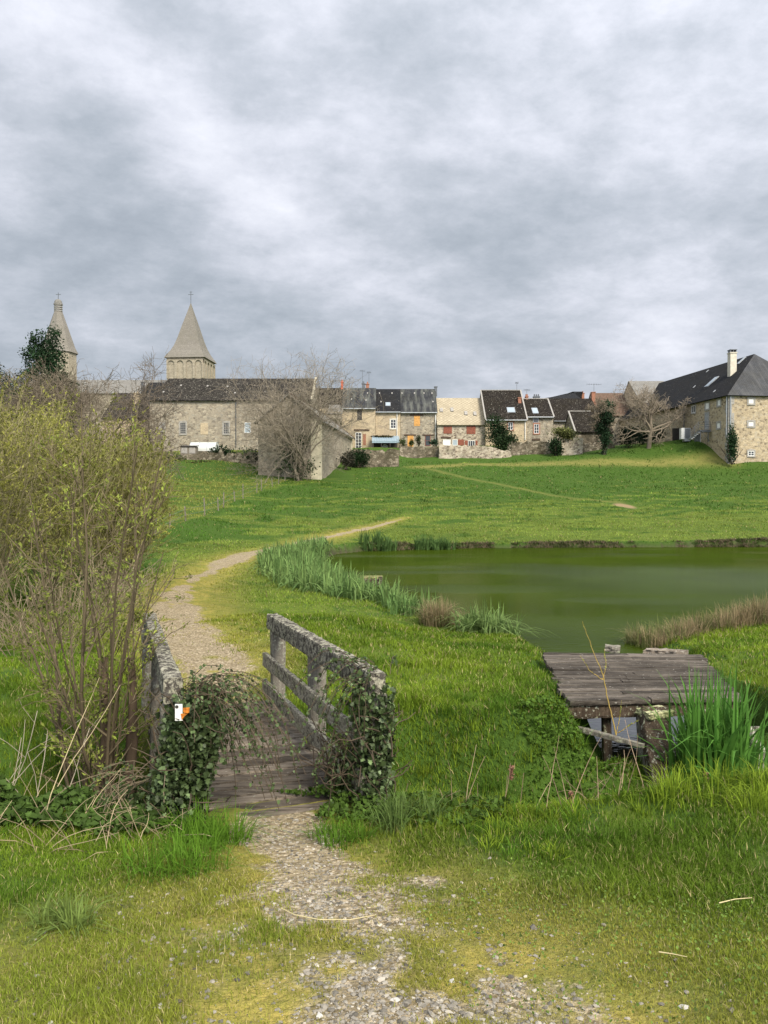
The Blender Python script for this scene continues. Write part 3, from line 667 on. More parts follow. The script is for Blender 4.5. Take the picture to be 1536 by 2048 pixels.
def antenna(T, px, ytop, ybot, d, wpx=10):
    x = X(px, d); z0, z1 = Z(ybot, d), Z(ytop, d); w2 = wpx / F_PX * d / 2
    s = MB().tube((x, d, z0), (x, d, z1), .03, 5)
    s.tube((x-w2, d-.2, z1-.15), (x+w2, d+.2, z1-.15), .02, 4)
    for k in range(7):
        e = -1 + 2*k/6; L_ = .5*(1-.3*abs(e)); s.tube((x+w2*e, d-L_, z1-.15), (x+w2*e, d+L_, z1-.15), .012, 4)
        s.tube((x+w2*e, d, z1-.32), (x+w2*e, d, z1+.02), .012, 4)
    s.build('antenna', M_MET, T)

# ---- the row of houses behind the meadow
D = 124
T, f, ro = front_house('stone_house', 'rubble house with streaked grey roof, dark upper shutter and white glazed door', 684, 751, 776, 818, 905, D, 10, PLAST, SLATEG, gutter=M_ZINC)
win(T, f, 714, 819, 724, 840, 'board', M_DARK, name='window_shutter')
win(T, f, 711, 865, 723, 898, frame=M_WHITE, nx=2, ny=5, name='door'); lintel(T, f, 708, 739, 860)
win(T, f, 726, 868, 732, 890, 'board', M_BRICK, name='brick_jamb')
chimney(ro, 724, 730, 768, 780, D+5, M_MET, label='dark chimney stack'); chimney(ro, 732, 738, 769, 780, D+5.2); antenna(T, 725, 740, 770, D+5.3); antenna(T, 738, 743, 770, D+5.6, 8)
for px, py in ((694,779),(703,799),(735,787),(732,801)): on_roof(T, ro, f, px-1.1, py-1.3, px+1.1, py+1.3, 'roof_vent', M_GREYS, .08)
T, f, ro = front_house('stone_house', 'rubble house with dark patchy roof and one small skylight, behind the blue porch', 751, 801, 778, 825, 905, D+.6, 10, PLAST, SLATE, gutter=M_ZINC)
on_roof(T, ro, f, 771, 806, 781, 813, 'skylight', M_SKYL, frame=M_ZINC)
win(T, f, 781, 839, 792, 857, frame=M_WHITE, nx=2, ny=3, sur=M_CHS); pipe(T, f, 794, 826, 872, M_WHITE)
for px, py in ((759,787),(784,787),(762,804)): on_roof(T, ro, f, px-1.1, py-1.3, px+1.1, py+1.3, 'roof_vent', M_GREYS, .08)
T, f, ro = front_house('stone_house', 'rubble house with orange boarded upper window and tall dark slate roof', 801, 874, 778, 826, 905, D+1, 10, RUB, SLATEG, gutter=M_ZINC)
win(T, f, 828, 832, 840, 852, 'board', M_WOODO); lintel(T, f, 820, 846, 830); win(T, f, 815, 871, 827, 893, 'board', M_WOODO); lintel(T, f, 808, 832, 870, .18)
win(T, f, 850, 871, 861, 892, frame=M_RED, nx=1, ny=2, name='door'); lintel(T, f, 845, 868, 870, .18); pipe(T, f, 871, 829, 888, M_WHITE)
for px, py in ((804,787),(829,787),(848,787),(864,787),(866,804)): on_roof(T, ro, f, px-1.1, py-1.3, px+1.1, py+1.3, 'roof_vent', M_GREYS, .08)
chimney(ro, 869, 874, 774, 782, D+5.6, M_MET, pots=0)
T, f, ro = front_house('cream_roofed_house', 'pale rubble house with cream diamond tile roof and red brown shutters', 874.5, 970, 796, 850, 905, D+.2, 9.5, RUBL, CREAM, over=.4)
win(T, f, 887, 853, 904, 867, 'board', M_RED); win(T, f, 933, 852, 951, 868, 'board', M_RED)
win(T, f, 886, 879, 901, 891, frame=M_WHITE, pane=M_WHITE, nx=1, ny=1, name='door'); win(T, f, 905, 879, 915, 891, nx=1, ny=1, pane=M_SKYL); win(T, f, 916, 879, 928, 891, 'board', M_RED)
win(T, f, 936, 881, 950, 893, nx=3, ny=1); win(T, f, 929.5, 881, 935.5, 893, 'board', M_RED); win(T, f, 951, 881, 955, 893, 'board', M_RED); lintel(T, f, 882, 902, 875)
for px, py in ((883,822),(904,821),(932,828),(950,829)):
    o = on_roof(T, ro, f, px-3, py-3, px+3, py+4, 'roof_dormer', M_GREYS, .25)
T, f, ro = front_house('dark_roofed_house', 'tall house with steep black speckled roof and large skylight, ivy at its foot', 971, 1053, 781, 841, 915, D-1, 12, PLAST, TILEB, verge_trim=('LR', M_GREYS), gutter=M_ZINC)
on_roof(T, ro, f, 1014, 816, 1030, 826, 'skylight', M_SKYL, frame=M_ZINC)
win(T, f, 1016, 845, 1026, 860, nx=2, ny=2, frame=M_WHITE, sur=M_BRICK); pipe(T, f, 1050, 842, 880, M_WHITE)
chimney(ro, 1036, 1042, 796, 808, D+2.2, M_BRICK, pots=0); antenna(T, 1033, 764, 782, D+5.2, 6)
T, f, ro = front_house('brown_roofed_house', 'low pinkish rubble house with skylight strip and tall narrow window', 1052, 1106, 798, 835, 915, D, 9, RUB, TILEB, verge_trim=('R', M_GREYS), gutter=M_ZINC)
on_roof(T, ro, f, 1064, 817, 1076, 828, 'skylight', M_SKYL, frame=M_ZINC)
win(T, f, 1066, 836, 1077, 845, nx=1, ny=2, frame=M_ZINC); win(T, f, 1068, 848, 1078, 867, nx=2, ny=3, frame=M_WHITE, sur=M_BRICK); lintel(T, f, 1064, 1080, 879, .3)
chimney(ro, 1051, 1056, 794, 800, D+4.4, M_BRICK, pots=2); chimney(ro, 1067, 1079, 794, 800, D+5, M_MET, pots=3); antenna(T, 1053, 778, 796, D+5, 12)
T, f, ro = front_house('long_brown_roofed_house', 'long low house with plain dark brown tile roof, left of the ivy clad tree', 1106, 1200, 797, 843, 915, D+1, 11, RUB, TILEB, gutter=M_MET)
chimney(ro, 1183, 1190, 785, 798, D+6, M_BRICK, pots=0); antenna(T, 1187, 767, 786, D+6.3, 28)
T, f, ro = front_house('rear_house', 'small rear house showing only a dark roof slope and pale gable above the row', 1085, 1160, 783, 798, 880, D+20, 12, RUBL, SLATE, hipL=9.)
chimney(ro, 1163, 1168, 787, 799, D+26, M_BRICK)
T, f, ro = front_house('red_roofed_house', 'house with brown red roof behind the bare fruit tree', 1196, 1262, 786, 832, 915, D+5, 10, RUB, TILER)
T, f, ro = front_house('grey_gabled_house', 'tall grey roofed house with pale left gable, left of the big hipped building', 1280, 1352, 762, 806, 905, D+1, 12, PLAST, ROOFG)
T, f, ro = front_house('small_barn', 'low stone shed with black roof and mossy gable, beside the ivy clad tree', 1150, 1225, 823, 865, 925, 113, 8, RUBD, TILEB, verge_trim=('L', M_GREYS))
T, f, ro = front_house('dark_roofed_cottage', 'house with moss black roof behind the bare walnut, left of the streaked roof', 590, 684, 776, 812, 905, D+2, 10, PLAST, TILEB)
MB().box(X(655,D-1), X(683,D-1), D-3, D+1.5, Z(840,D-1), Z(826,D-1)).build('lean_to_wall', RUB, T)
mb = MB(); slab(mb, [(X(654,D-3),D-3.2,Z(827,D-3)), (X(685,D-3),D-3.2,Z(827,D-3)), (X(685,D-3),D+3,Z(806,D+3)), (X(654,D-3),D+3,Z(806,D+3))], .12); mb.build('lean_to_roof', ROOFG, T)
chimney(ro, 682, 686.5, 765, 780, D+6.5, M_REDC, .5, label='bright red chimney pot stack')
# blue-roofed porch
pb = (X(770,120), 120, Z(905,120)); T = place('lean_to_porch', pb, 'open lean-to porch with pale blue sheet roof and white chair inside, behind the garden wall', 'porch')
x0, x1 = X(744,119), X(799,119); z0, z1, z2 = Z(905,119), Z(882,119), Z(873,122)
mb = MB(); slab(mb, [(x0,119,z1), (x1,119,z1), (x1,123.4,z2+.2), (x0,123.4,z2+.2)], .06)
for k in range(12): xx = x0 + (x1-x0)*k/11; mb.beam((xx,119,z1+.05), (xx,123.3,z2+.25), .05, .05)
mb.build('roof', M_BLUE, T)
for k in range(4): xx = x0+.1+(x1-x0-.2)*k/3; MB().box(xx-.06, xx+.06, 119.05, 119.17, z0-.8, z1-.06).build('post', M_DARK, T)
mb = MB(); MB().box(x0, x1, 119.02, 119.1, z1-.28, z1-.07).build('fascia', M_BLUE, T)
MB().box(X(750,121.5), X(762,121.5), 121.3, 121.4, z0+.3, Z(888,121.5)).build('board', M_DARK, T)
MB().box(x0+.2, x1-.2, 122.9, 123.1, z0, z2-.1).build('rear_wall', M_DARK, T)
cx, cy = X(770,120.5), 120.5; zc = Z(899,120.5)
T = place('garden_chair', (cx, cy, zc-1), 'round backed white garden chair under the blue porch roof', 'chair')
mb = MB()
for k in range(9):
    a0, a1 = math.pi*k/9, math.pi*(k+1)/9; mb.beam((cx+.45*math.cos(a0),cy,zc+.1+.7*math.sin(a0)), (cx+.45*math.cos(a1),cy,zc+.1+.7*math.sin(a1)), .06, .06, (0,1,0))
for k in range(5): xx = cx-.3+.15*k; mb.box(xx-.04, xx+.04, cy-.02, cy+.02, zc+.1, zc+.1+.7*math.sqrt(1-((xx-cx)/.45)**2))
mb.build('backrest', M_WHITE, T); MB().box(cx-.45, cx+.45, cy-.5, cy+.03, zc+.02, zc+.09).build('seat', M_WHITE, T)
for sx_ in (-.4, .4):
    for sy_ in (-.45, 0): MB().box(cx+sx_-.03, cx+sx_+.03, cy+sy_-.03, cy+sy_+.03, zc-1, zc+.02).build('leg', M_WHITE, T)

# ---- long barn in front of the square tower
Db = 110
T, f, ro = front_house('long_barn', 'long grey rubble barn with black stone tile roof below the square bell tower', 300, 622, 757, 801, 925, Db, 13, RUB, TILE, over=.4, cat='barn', hipL=1.0)
for a in ((321,847,329,862),(360,845,372,868),(447,845,458,868)): win(T, f, *a, frame=M_GREYS, nx=3, ny=5, sur=M_GREYS)
win(T, f, 489, 845, 502, 866, frame=M_WHITE, pane=M_SKYL, nx=1, ny=2, label='white window'); pipe(T, f, 472, 805, 895, M_MET)
u0, z0 = f.at(401, 869); u1, z1 = f.at(416, 846); MB().box(u0, u1, -.03, .04, z0, z1, f).build('blocked_window', PLAST, T)
for px, py in ((327,784),(362,771),(415,772),(455,773),(470,786)): on_roof(T, ro, f, px-1.6, py-1.2, px+1.6, py+1.2, 'roof_light', M_GREYS, .05)
mb = MB(); i = f.info; mb.beam(f((i['L']+.15, -.4, i['ze']-.4*i['s1']+.1)), f((i['L']+.15, i['vr'], i['zr']+.1)), .3, .2); mb.build('roof_edge', M_CREAMP, ro)
# ---- gabled shed with cream corner, long side running back
k0 = (X(642,87), 87.0); k1 = (X(704,111), 111.0); ang = math.atan2(k1[1]-k0[1], k1[0]-k0[0]); Ls = math.hypot(k1[0]-k0[0], k1[1]-k0[1])
# built with its long wall on the frame's front plane; the gable is its left end
ze = Z(838, 87); zr = ze + 2.9; zb = Z(948, 87) - 1
T, f, ro = gable_house('gabled_shed', 'tall stone shed with cream corner and tiled roof behind the bare walnut tree', k0, ang, Ls, 7.2, zb, ze, zr, RUB, ROOFG, over=.45, verge=.35, cat='shed', verge_trim=('LR', M_LINTEL))
mb = MB(); mb.box(-.04, .45, -.05, .3, zb, ze, f).box(-.06, .3, .3, 1.15, zb, ze, f); mb.build('corner_stones', M_CREAMP, T)
mb = MB(); mb.box(Ls-.9, Ls+.05, -.06, .3, zb, ze, f); mb.build('corner_stones', M_CREAMP, T)
# ---- plastered house left of the barn, hidden partly by the bare trees
T, f, ro = front_house('plastered_house', 'worn ochre plastered house between the hedge and the long barn', 205, 300, 786, 838, 925, 113, 12, PLAST, TILE, over=.3, rfrac=.55)
chimney(ro, 268, 276, 787, 815, 116.5, PLAST, 2.0, pots=1, label='wide plastered chimney with red pot')
u0, z0 = f.at(200, 905); u1, z1 = f.at(300, 892); mb = MB(); slab(mb, [f((u0,-2.5,z0)), f((u1,-2.5,z0)), f((u1,0,z1)), f((u0,0,z1))], .1); mb.build('lean_to_roof', PLAST, T)
T, f, ro = front_house('gable_cottage', 'small stone gable with dark chimney showing between church roof and barn', 281, 318, 765, 790, 860, 122, 10, RUB, SLATE)
chimney(ro, 283, 288, 765, 775, 124, M_MET, pots=0)
# ---- church: long nave roof, round-capped spire
T, f, ro = front_house('church', 'long grey roofed church nave behind the bare trees and conifer', 30, 345, 760, 787, 960, 150, 14, TOWER, ROOFG, cat='church')
def tower_faces(mb, c, rad, n, z0, z1, rad2, rot=0.): 
    for k in range(n):
        a0, a1 = rot + 2*math.pi*k/n, rot + 2*math.pi*(k+1)/n
        p = [(c[0]+rad*math.cos(a0), c[1]+rad*math.sin(a0), z0), (c[0]+rad*math.cos(a1), c[1]+rad*math.sin(a1), z0), (c[0]+rad2*math.cos(a1), c[1]+rad2*math.sin(a1), z1), (c[0]+rad2*math.cos(a0), c[1]+rad2*math.sin(a0), z1)]
        mb.poly(*(p if rad2 > .01 else p[:3]))
ds = 146; xs = X(117.5, ds, 25); zz1 = lambda py: Z(py, ds); pm = ds / F_PX
T = place('church_spire', (xs, ds, zz1(960)), 'octagonal shingled spire topped by a small round capped lantern, behind the conifer', 'spire')
mb = MB(); tower_faces(mb, (xs, ds), 34*pm, 8, zz1(960), zz1(706), 34*pm, R(10)); mb.build('wall', TOWER, T)
mb = MB(); tower_faces(mb, (xs, ds), 37.5*pm, 8, zz1(707), zz1(696), 32*pm, R(10)); tower_faces(mb, (xs, ds), 32*pm, 8, zz1(696), zz1(624), 8.0*pm, R(10)); mb.build('roof', SPIRE, T)
mb = MB()
for py in (623, 619, 615, 611): tower_faces(mb, (xs, ds), 8.3*pm, 10, zz1(py), zz1(py-1.5), 8.3*pm); mb.tube((xs,ds,zz1(py)), (xs,ds,zz1(py-1.6)), 8.3*pm, 12)
mb.tube((xs, ds, zz1(624)), (xs, ds, zz1(609)), 6.3*pm, 10); mb.build('lantern', M_GREYS, T)
mb = MB()
for a0, a1, b0, b1 in ((9, 8.4, 609.5, 607), (7.6, 7, 607, 603), (7, 5, 603, 600), (5, .5, 600, 598)): tower_faces(mb, (xs, ds), a0*pm, 12, zz1(b0), zz1(b1), a1*pm)
mb.build('cap', ROOFG, T); MB().tube((xs, ds, zz1(598)), (xs, ds, zz1(585)), .06, 5).beam((xs-.45, ds, zz1(589)), (xs+.45, ds, zz1(589)), .08, .08).build('cross', M_MET, T)
# ---- square bell tower with flared pyramid roof and blind arcades
dt = 150; C = (X(334, dt, 22), dt); f = Frame(C, R(-4.6)); Lt = (X(408, dt, 22) - C[0]) / math.cos(R(4.6)); zt = lambda py: Z(py, dt)
T = place('bell_tower', (C[0], C[1], zt(920)), 'square stone bell tower with flared pyramid spire and blind arches', 'tower')
A = lambda u, v, z: f((u, v, z)); mb = MB(); zt0, zt1 = zt(920), zt(716)
mb.box(0, Lt, 0, Lt, zt0, zt1, f); mb.build('wall', TOWER, T)
mb = MB().box(-.12, Lt+.12, -.12, Lt+.12, zt1-.02, zt1+.42, f).box(-.06, Lt+.06, -.06, Lt+.06, zt1-.35, zt1-.25, f); mb.build('cornice', TOWER, T)
def arcade(fr, n):
    s = MB(); w1 = Lt / n; zsp = zt(728); r_ = w1 * .36; zb_ = zt(757)
    for k in range(n):
        c = w1 * (k + .5)
        for q in (-1, 1):
            s.box(c + q*(w1/2) - (w1/2 - r_)*(1 if q > 0 else 0), c + q*(w1/2) + (w1/2 - r_)*(1 if q < 0 else 0), -.22, .0, zb_, zsp, fr)
        N_ = 10
        for j in range(N_):
            t0, t1 = math.pi*j/N_, math.pi*(j+1)/N_
            p0, p1 = (c + r_*math.cos(t0), zsp + r_*math.sin(t0)), (c + r_*math.cos(t1), zsp + r_*math.sin(t1)); tp = zsp + r_ + .22
            s.poly(fr((p0[0], -.22, p0[1])), fr((p0[0], -.22, tp)), fr((p1[0], -.22, tp)), fr((p1[0], -.22, p1[1])))
            s.poly(fr((p0[0], -.22, p0[1])), fr((p1[0], -.22, p1[1])), fr((p1[0], 0, p1[1])), fr((p0[0], 0, p0[1])))
        for q in (-1, 1):
            e0, e1 = sorted((c + q*r_, c + q*w1/2)); s.poly(fr((e0, -.22, zsp)), fr((e1, -.22, zsp)), fr((e1, -.22, zsp+r_+.22)), fr((e0, -.22, zsp+r_+.22)))
    s.box(0, Lt, -.25, 0, zsp + r_ + .22, zt1-.36, fr)
    return s.build('blind_arcade', TOWER, T)
arcade(f, 4); arcade(f.side(Lt), 4)
mb = MB(); cx_, cy_ = Lt/2, Lt/2; prev = None
prof = [(715.5, Lt/2+.42), (710, Lt/2+.15), (700, Lt/2-.5), (688, Lt/2-1.05), (672, Lt/2-1.55), (645, Lt/2-2.25), (620, Lt/2-2.95), (600, .10), (597, 0.02)]
for (pa, ha), (pb_, hb) in zip(prof[:-1], prof[1:]):
    za, zb_ = zt(pa)+.0, zt(pb_)
    ca = [(cx_-ha, cy_-ha), (cx_+ha, cy_-ha), (cx_+ha, cy_+ha), (cx_-ha, cy_+ha)]; cb = [(cx_-hb, cy_-hb), (cx_+hb, cy_-hb), (cx_+hb, cy_+hb), (cx_-hb, cy_+hb)]
    for k in range(4): j = (k+1) % 4; mb.poly(A(*ca[k], za), A(*ca[j], za), A(*cb[j], zb_), A(*cb[k], zb_))
h0 = prof[0][1]; mb.poly(*[A(cx_+a*h0, cy_+b_*h0, zt(715.5)) for a, b_ in ((-1,1),(1,1),(1,-1),(-1,-1))])
mb.build('roof', SPIRE, T)
c3 = A(cx_, cy_, 0); MB().tube((c3[0], c3[1], zt(600)), (c3[0], c3[1], zt(573)), .06, 5).beam((c3[0]-.5, c3[1], zt(580)), (c3[0]+.5, c3[1], zt(580)), .09, .09).beam((c3[0]-.25, c3[1], zt(575)), (c3[0]+.25, c3[1], zt(575)), .07, .07).build('cross', M_MET, T)
# ---- big hipped building at the right
zb, ze, zr = Z(945, 98), Z(785, 98), 22.3
angL = math.atan2(.99, -.136)
# left wall runs back from the corner: frame origin at the far end so that front = left wall
Cn = np.array((43.5, 98.0)); dirl = np.array((-.1361, .9907)); Lw = 27 + 5.4; Wb = 14.0
far = Cn + dirl * Lw; angw = math.atan2(-dirl[1], -dirl[0])
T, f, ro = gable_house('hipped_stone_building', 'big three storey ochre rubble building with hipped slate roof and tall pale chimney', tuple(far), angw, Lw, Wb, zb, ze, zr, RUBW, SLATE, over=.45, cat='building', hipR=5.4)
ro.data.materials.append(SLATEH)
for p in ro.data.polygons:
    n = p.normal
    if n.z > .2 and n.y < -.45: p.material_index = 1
fe = Frame(tuple(Cn), math.atan2(.1361, .9907))     # end wall facing the pond
mb = MB(); rs = random.Random(3)
zc_ = zb
while zc_ < ze - .5:
    h_ = rs.uniform(.35, .55); l1 = rs.choice((.45, .75)); l2 = .75 if l1 < .6 else .45
    mb.box(-.035, l1, -.03, .2, zc_ + .01, zc_ + h_ - .01, fe); mb.box(Lw - l2, Lw + .03, -.034, .19, zc_ + .01, zc_ + h_ - .01, f); zc_ += h_
mb.build('corner_stones', M_GREYS, T)
for a in ((1496.5,797,1508,808),(1496,843,1508,853)): win(T, fe, *a, frame=M_GREYS, pane=M_WHITE, nx=1, ny=1, sur=M_GREYS)
win(T, fe, 1496, 902, 1508, 912, frame=M_WHITE, nx=2, ny=2, sur=M_GREYS); pipe(T, fe, 1460, 788, 922, M_ZINC, .07)
for a, k in (((1384,812,1391,825),0),((1411,806,1418.5,818),1),((1435,800,1441.5,811.5),1),((1434,846,1441,856.5),1)):
    win(T, f, *a, frame=M_GREYS if k else M_WHITE, pane=M_WHITE if k else None, nx=1 if k else 2, ny=1, sur=M_GREYS)
win(T, f, 1411, 827, 1417.5, 857, frame=M_ZINC, pane=M_ZINC, nx=1, ny=1, sur=M_GREYS, name='door'); pipe(T, f, 1370, 808, 855, M_MET, .07); pipe(T, f, 1455.5, 790, 870, M_ZINC, .07)
on_roof(T, ro, f, 1415, 758, 1430, 772, 'skylight', M_SKYL, frame=M_ZINC); on_roof(T, ro, f, 1478, 718, 1486, 727, 'roof_window', M_SKYL, frame=M_ZINC)
for px, py in ((1388,774),(1428,783),(1414,743)): on_roof(T, ro, f, px-1, py-1.5, px+1.5, py+1.5, 'roof_vent', M_ZINC, .08)
ch = chimney(ro, 1459, 1471.5, 706, 742, 103.5, M_CHS, .9, pots=0)
mb = MB(); xa, xb = X(1459,103.5), X(1471.5,103.5); za = Z(706,103.5)+.12
for xx in (xa+.05, (xa+xb)/2, xb-.05): mb.box(xx-.05, xx+.05, 103.55, 104.3, za, za+.3)
mb.box(xa-.05, xb+.05, 103.45, 104.45, za+.3, za+.38); mb.build('chimney_cap', M_MET, T)
# ---- fittings on the mound beside it
def gh(x, y): return float(H([x], [y])[0])
def boxthing(name, label, cat, px0, px1, y0p, y1p, d, dep, m_, detail=None, group=None):
    x0, x1 = X(px0, d), X(px1, d); z0, z1 = Z(y1p, d), Z(y0p, d)
    T = place(name, ((x0+x1)/2, d, z0), label, cat, group); MB().box(x0, x1, d, d+dep, z0-.3, z1).build('body', m_, T); return T, x0, x1, z0, z1
T, x0, x1, z0, z1 = boxthing('screen_fence', 'dark slatted timber screen beside the air unit on the mound', 'fence', 1344, 1357, 857, 883, 109, .08, M_DARK)
mb = MB(); k = z0
while k < z1: mb.box(x0, x1, 108.94, 108.99, k, k+.09); k += .16
mb.build('slats', M_DARK, T); MB().box(x1, x1+.16, 108.9, 109.1, z0-.3, z1+.05).build('post', M_BOARD, T)
T, x0, x1, z0, z1 = boxthing('air_conditioner', 'grey and white outdoor air unit beside the metal steps', 'air conditioner', 1368, 1380, 856, 878, 105.4, .7, M_ZINC)
MB().box(x0-.45, x0-.02, 105.3, 106.0, z0, z1).build('side_panel', M_WHITE, T)
mb = MB()
for k in range(10): zz2 = z0 + .15 + (z1-z0-.3)*k/9; mb.box(x0+.08, x1-.08, 105.35, 105.39, zz2, zz2+.05)
mb.build('grille', M_MET, T)
T, x0, x1, z0, z1 = boxthing('wheelie_bin', 'dark bin under the metal steps', 'bin', 1391, 1399, 869, 878, 103, .6, M_MET)
MB().box(x0-.04, x1+.04, 102.95, 103.7, z1, z1+.07).build('lid', M_DARK, T)
ds_ = 101.6; xa, xb, xc = X(1381,ds_), X(1402,ds_), X(1416,ds_); zl, zh = Z(878,ds_), Z(860,ds_)
T = place('metal_steps', (xb, ds_, zl), 'grey metal steps and railed landing leading to the upper door', 'steps')
MB().box(xb-.2, xc+.3, ds_, ds_+.9, zh-.25, zh).build('landing', M_MET, T)
mb = MB()
for k in range(6): e = k/6; mb.box(xa+(xb-xa)*e, xa+(xb-xa)*(e+.2), ds_, ds_+1.2, zl+(zh-zl)*e, zl+(zh-zl)*e+.07)
mb.build('treads', M_ZINC, T)
mb = MB()
for hh in (.45, .75, 1.05):
    mb.tube((xa,ds_,zl+hh), (xb-.4,ds_,zh+hh), .025, 5); mb.tube((xb-.4,ds_,zh+hh), (xc+.3,ds_,zh+hh), .025, 5)
for e in (0,.5,1): mb.tube((xa+(xb-.4-xa)*e,ds_,zl+(zh-zl)*e), (xa+(xb-.4-xa)*e,ds_,zl+(zh-zl)*e+1.05), .03, 5)
for e in (.5,1): mb.tube((xb-.4+(xc+.7-xb)*e,ds_,zh), (xb-.4+(xc+.7-xb)*e,ds_,zh+1.05), .03, 5)
mb.tube((xb,ds_,zh-.2), (xc+.2,ds_,zl-.3), .04, 5); mb.build('railing', M_MET, T)
for xx in (xb-.1, xc): MB().box(xx-.05, xx+.05, ds_+.05, ds_+.15, zl-.4, zh-.2).build('post', M_MET, T)

# ---- garden walls
def wall_run(name, label, pts, m_, thick=.45, rag=.10, cat='wall', group=None):
    """pts: (px, y_top, y_base, depth)"""
    pw = []
    for (a, b_) in zip(pts[:-1], pts[1:]):
        n = max(2, int(math.dist(P(a[0], a[1], a[3])[:2], P(b_[0], b_[1], b_[3])[:2]) / .45))
        for k in range(n): e = k/n; pw.append([a[i]*(1-e)+b_[i]*e for i in range(4)])
    pw.append(list(pts[-1])); rows = 5; V = []
    c0 = P(pts[0][0], pts[0][2], pts[0][3])
    for j, (px, yt, yb, d) in enumerate(pw):
        t_, bt = P(px, yt, d), P(px, yb, d); zt_ = t_[2] + rag * rng.normal(); x = t_[0]
        for side_ in (0, 1):
            for r in range(rows + 1):
                e = r / rows; V.append((x + rng.normal()*.03, d + side_*thick + rng.normal()*.045, (bt[2]-.6)*(1-e) + zt_*e))
    n = len(pw); S = 2*(rows+1); F = []
    for j in range(n-1):
        for r in range(rows): a = j*S+r; F.append((a, a+S, a+S+1, a+1)); a = j*S+rows+1+r; F.append((a, a+1, a+S+1, a+S))
        a = j*S+rows; F.append((a, a+S, a+S+rows+1, a+rows+1))
    T = place(name, c0, label, cat, group); raw_mesh('masonry', V, np.array(F), m_, T)
    fe_ = []
    for j in (0, n-1):
        for r in range(rows): a = j*S+r; fe_.append((a, a+1, a+rows+2, a+rows+1))
    raw_mesh('end_stones', V, np.array(fe_), m_, T)
    return T
G = 'garden walls between the meadow and the houses'
wall_run('garden_wall', 'tall garden wall streaked with dark moss below the blue porch roof', [(700,899,934,99),(798,899,936,100)], RUBD, group=G)
wall_run('garden_wall', 'low dark rubble garden wall right of the tall mossy one', [(799,893,922,110.5),(878,893,922,111)], RUBD, group=G)
wall_run('garden_wall', 'pale speckled rubble garden wall in front of the cream roofed house', [(878,890,923,110),(975,892,921,110),(1022,903,916,110)], RUBL, group=G)
wall_run('garden_wall', 'dark rubble wall between the big ivy bush and the ivy mound', [(1015,884,918,111),(1060,884,915,110.5),(1112,884,911,110.4)], RUBD, group=G)
wall_run('garden_wall', 'short pale rubble wall with ivy top, left of the small barn', [(1122,876,910,109),(1166,876,906,109)], RUBL, group=G)
wall_run('garden_wall', 'low wall under the small barn, reaching the ivy clad tree', [(1166,888,908,110.5),(1230,889,906,112)], RUBD, group=G)
T = wall_run('retaining_wall', 'mossy tumbled retaining wall of earth and stones below the long barn', [(285,915,946,95),(340,910,949,94.5),(400,906,951,94),(470,908,951,93),(540,912,951,92.5),(628,914,950,91)], RUBD, .9, .22)
# gate of dark boards, cold frame, polytunnel, red brick heap
T = place('board_gate', P(456, 950, 91.5), 'small grey upright board gate leaning against the retaining wall', 'gate')
mb = MB(); x0, x1 = X(446,91.3), X(467,91.3); z0, z1 = Z(951,91.3), Z(931,91.3)
for k in range(9): xx = x0 + (x1-x0)*k/9; mb.box(xx, xx+.10, 91.3, 91.35, z0, z1 - .05*(k % 3))
mb.build('boards', M_BOARD, T); MB().box(x0, x1, 91.35, 91.42, z0+.25, z0+.35).box(x0, x1, 91.35, 91.42, z1-.35, z1-.25).build('rail', M_BOARD, T)
dP = 97; x0, x1 = X(379,dP), X(431,dP); z0 = Z(902,dP); r_ = 1.25
T = place('polytunnel', ((x0+x1)/2, dP, z0), 'small white film garden tunnel in front of the long barn', 'polytunnel')
mb = MB(); N_ = 12
for k in range(N_):
    a0, a1 = math.pi*k/N_, math.pi*(k+1)/N_
    p = lambda xx, a: (xx, dP+r_-r_*math.cos(a), z0 + r_*math.sin(a)*.95)
    mb.poly(p(x0,a0), p(x1-.25,a0), p(x1-.25,a1), p(x0,a1)); mb.poly(p(x1-.25,a0), p(x1,a0*.98+.03), p(x1,a1*.98+.03), p(x1-.25,a1))
mb.poly(*[(x1, dP+r_-r_*math.cos(math.pi*k/N_), z0+r_*math.sin(math.pi*k/N_)*.95) for k in range(N_+1)]); mb.poly(*[(x0, dP+r_-r_*math.cos(math.pi*k/N_), z0+r_*math.sin(math.pi*k/N_)*.95) for k in range(N_+1)][::-1])
mb.build('film', M_POLY, T)
for k in range(4):
    xx = x0 + (x1-x0)*k/3; mb = MB()
    for j in range(N_): a0, a1 = math.pi*j/N_, math.pi*(j+1)/N_; mb.beam((xx,dP+r_-(r_+.03)*math.cos(a0),z0+(r_+.03)*math.sin(a0)*.95), (xx,dP+r_-(r_+.03)*math.cos(a1),z0+(r_+.03)*math.sin(a1)*.95), .04, .04, (1,0,0))
    mb.build('hoop', M_ZINC, T)
MB().box(x0-.3, x1+.3, dP-.1, dP+2.6, z0-1.3, z0).build('base', RUBD, T)
dP = 95.6; x0, x1 = X(361,dP), X(393,dP); z0, z1 = Z(909,dP), Z(893,dP)
T = place('cold_frame', ((x0+x1)/2, dP, z0), 'weathered wooden hutch with two wire windows left of the polytunnel', 'hutch')
MB().box(x0, x1, dP, dP+.9, z0-.6, z1).build('body', M_BOARD, T); mb = MB(); slab(mb, [(x0-.1,dP-.15,z1+.04),(x1+.1,dP-.15,z1+.04),(x1+.1,dP+1,z1+.2),(x0-.1,dP+1,z1+.2)], .06); mb.build('roof', M_DARK, T)
for k in range(2): xx = x0+.12+k*(x1-x0)/2; MB().box(xx, xx+(x1-x0)/2-.25, dP-.02, dP, z0+.15, z1-.12).build('window', M_GREYS, T)
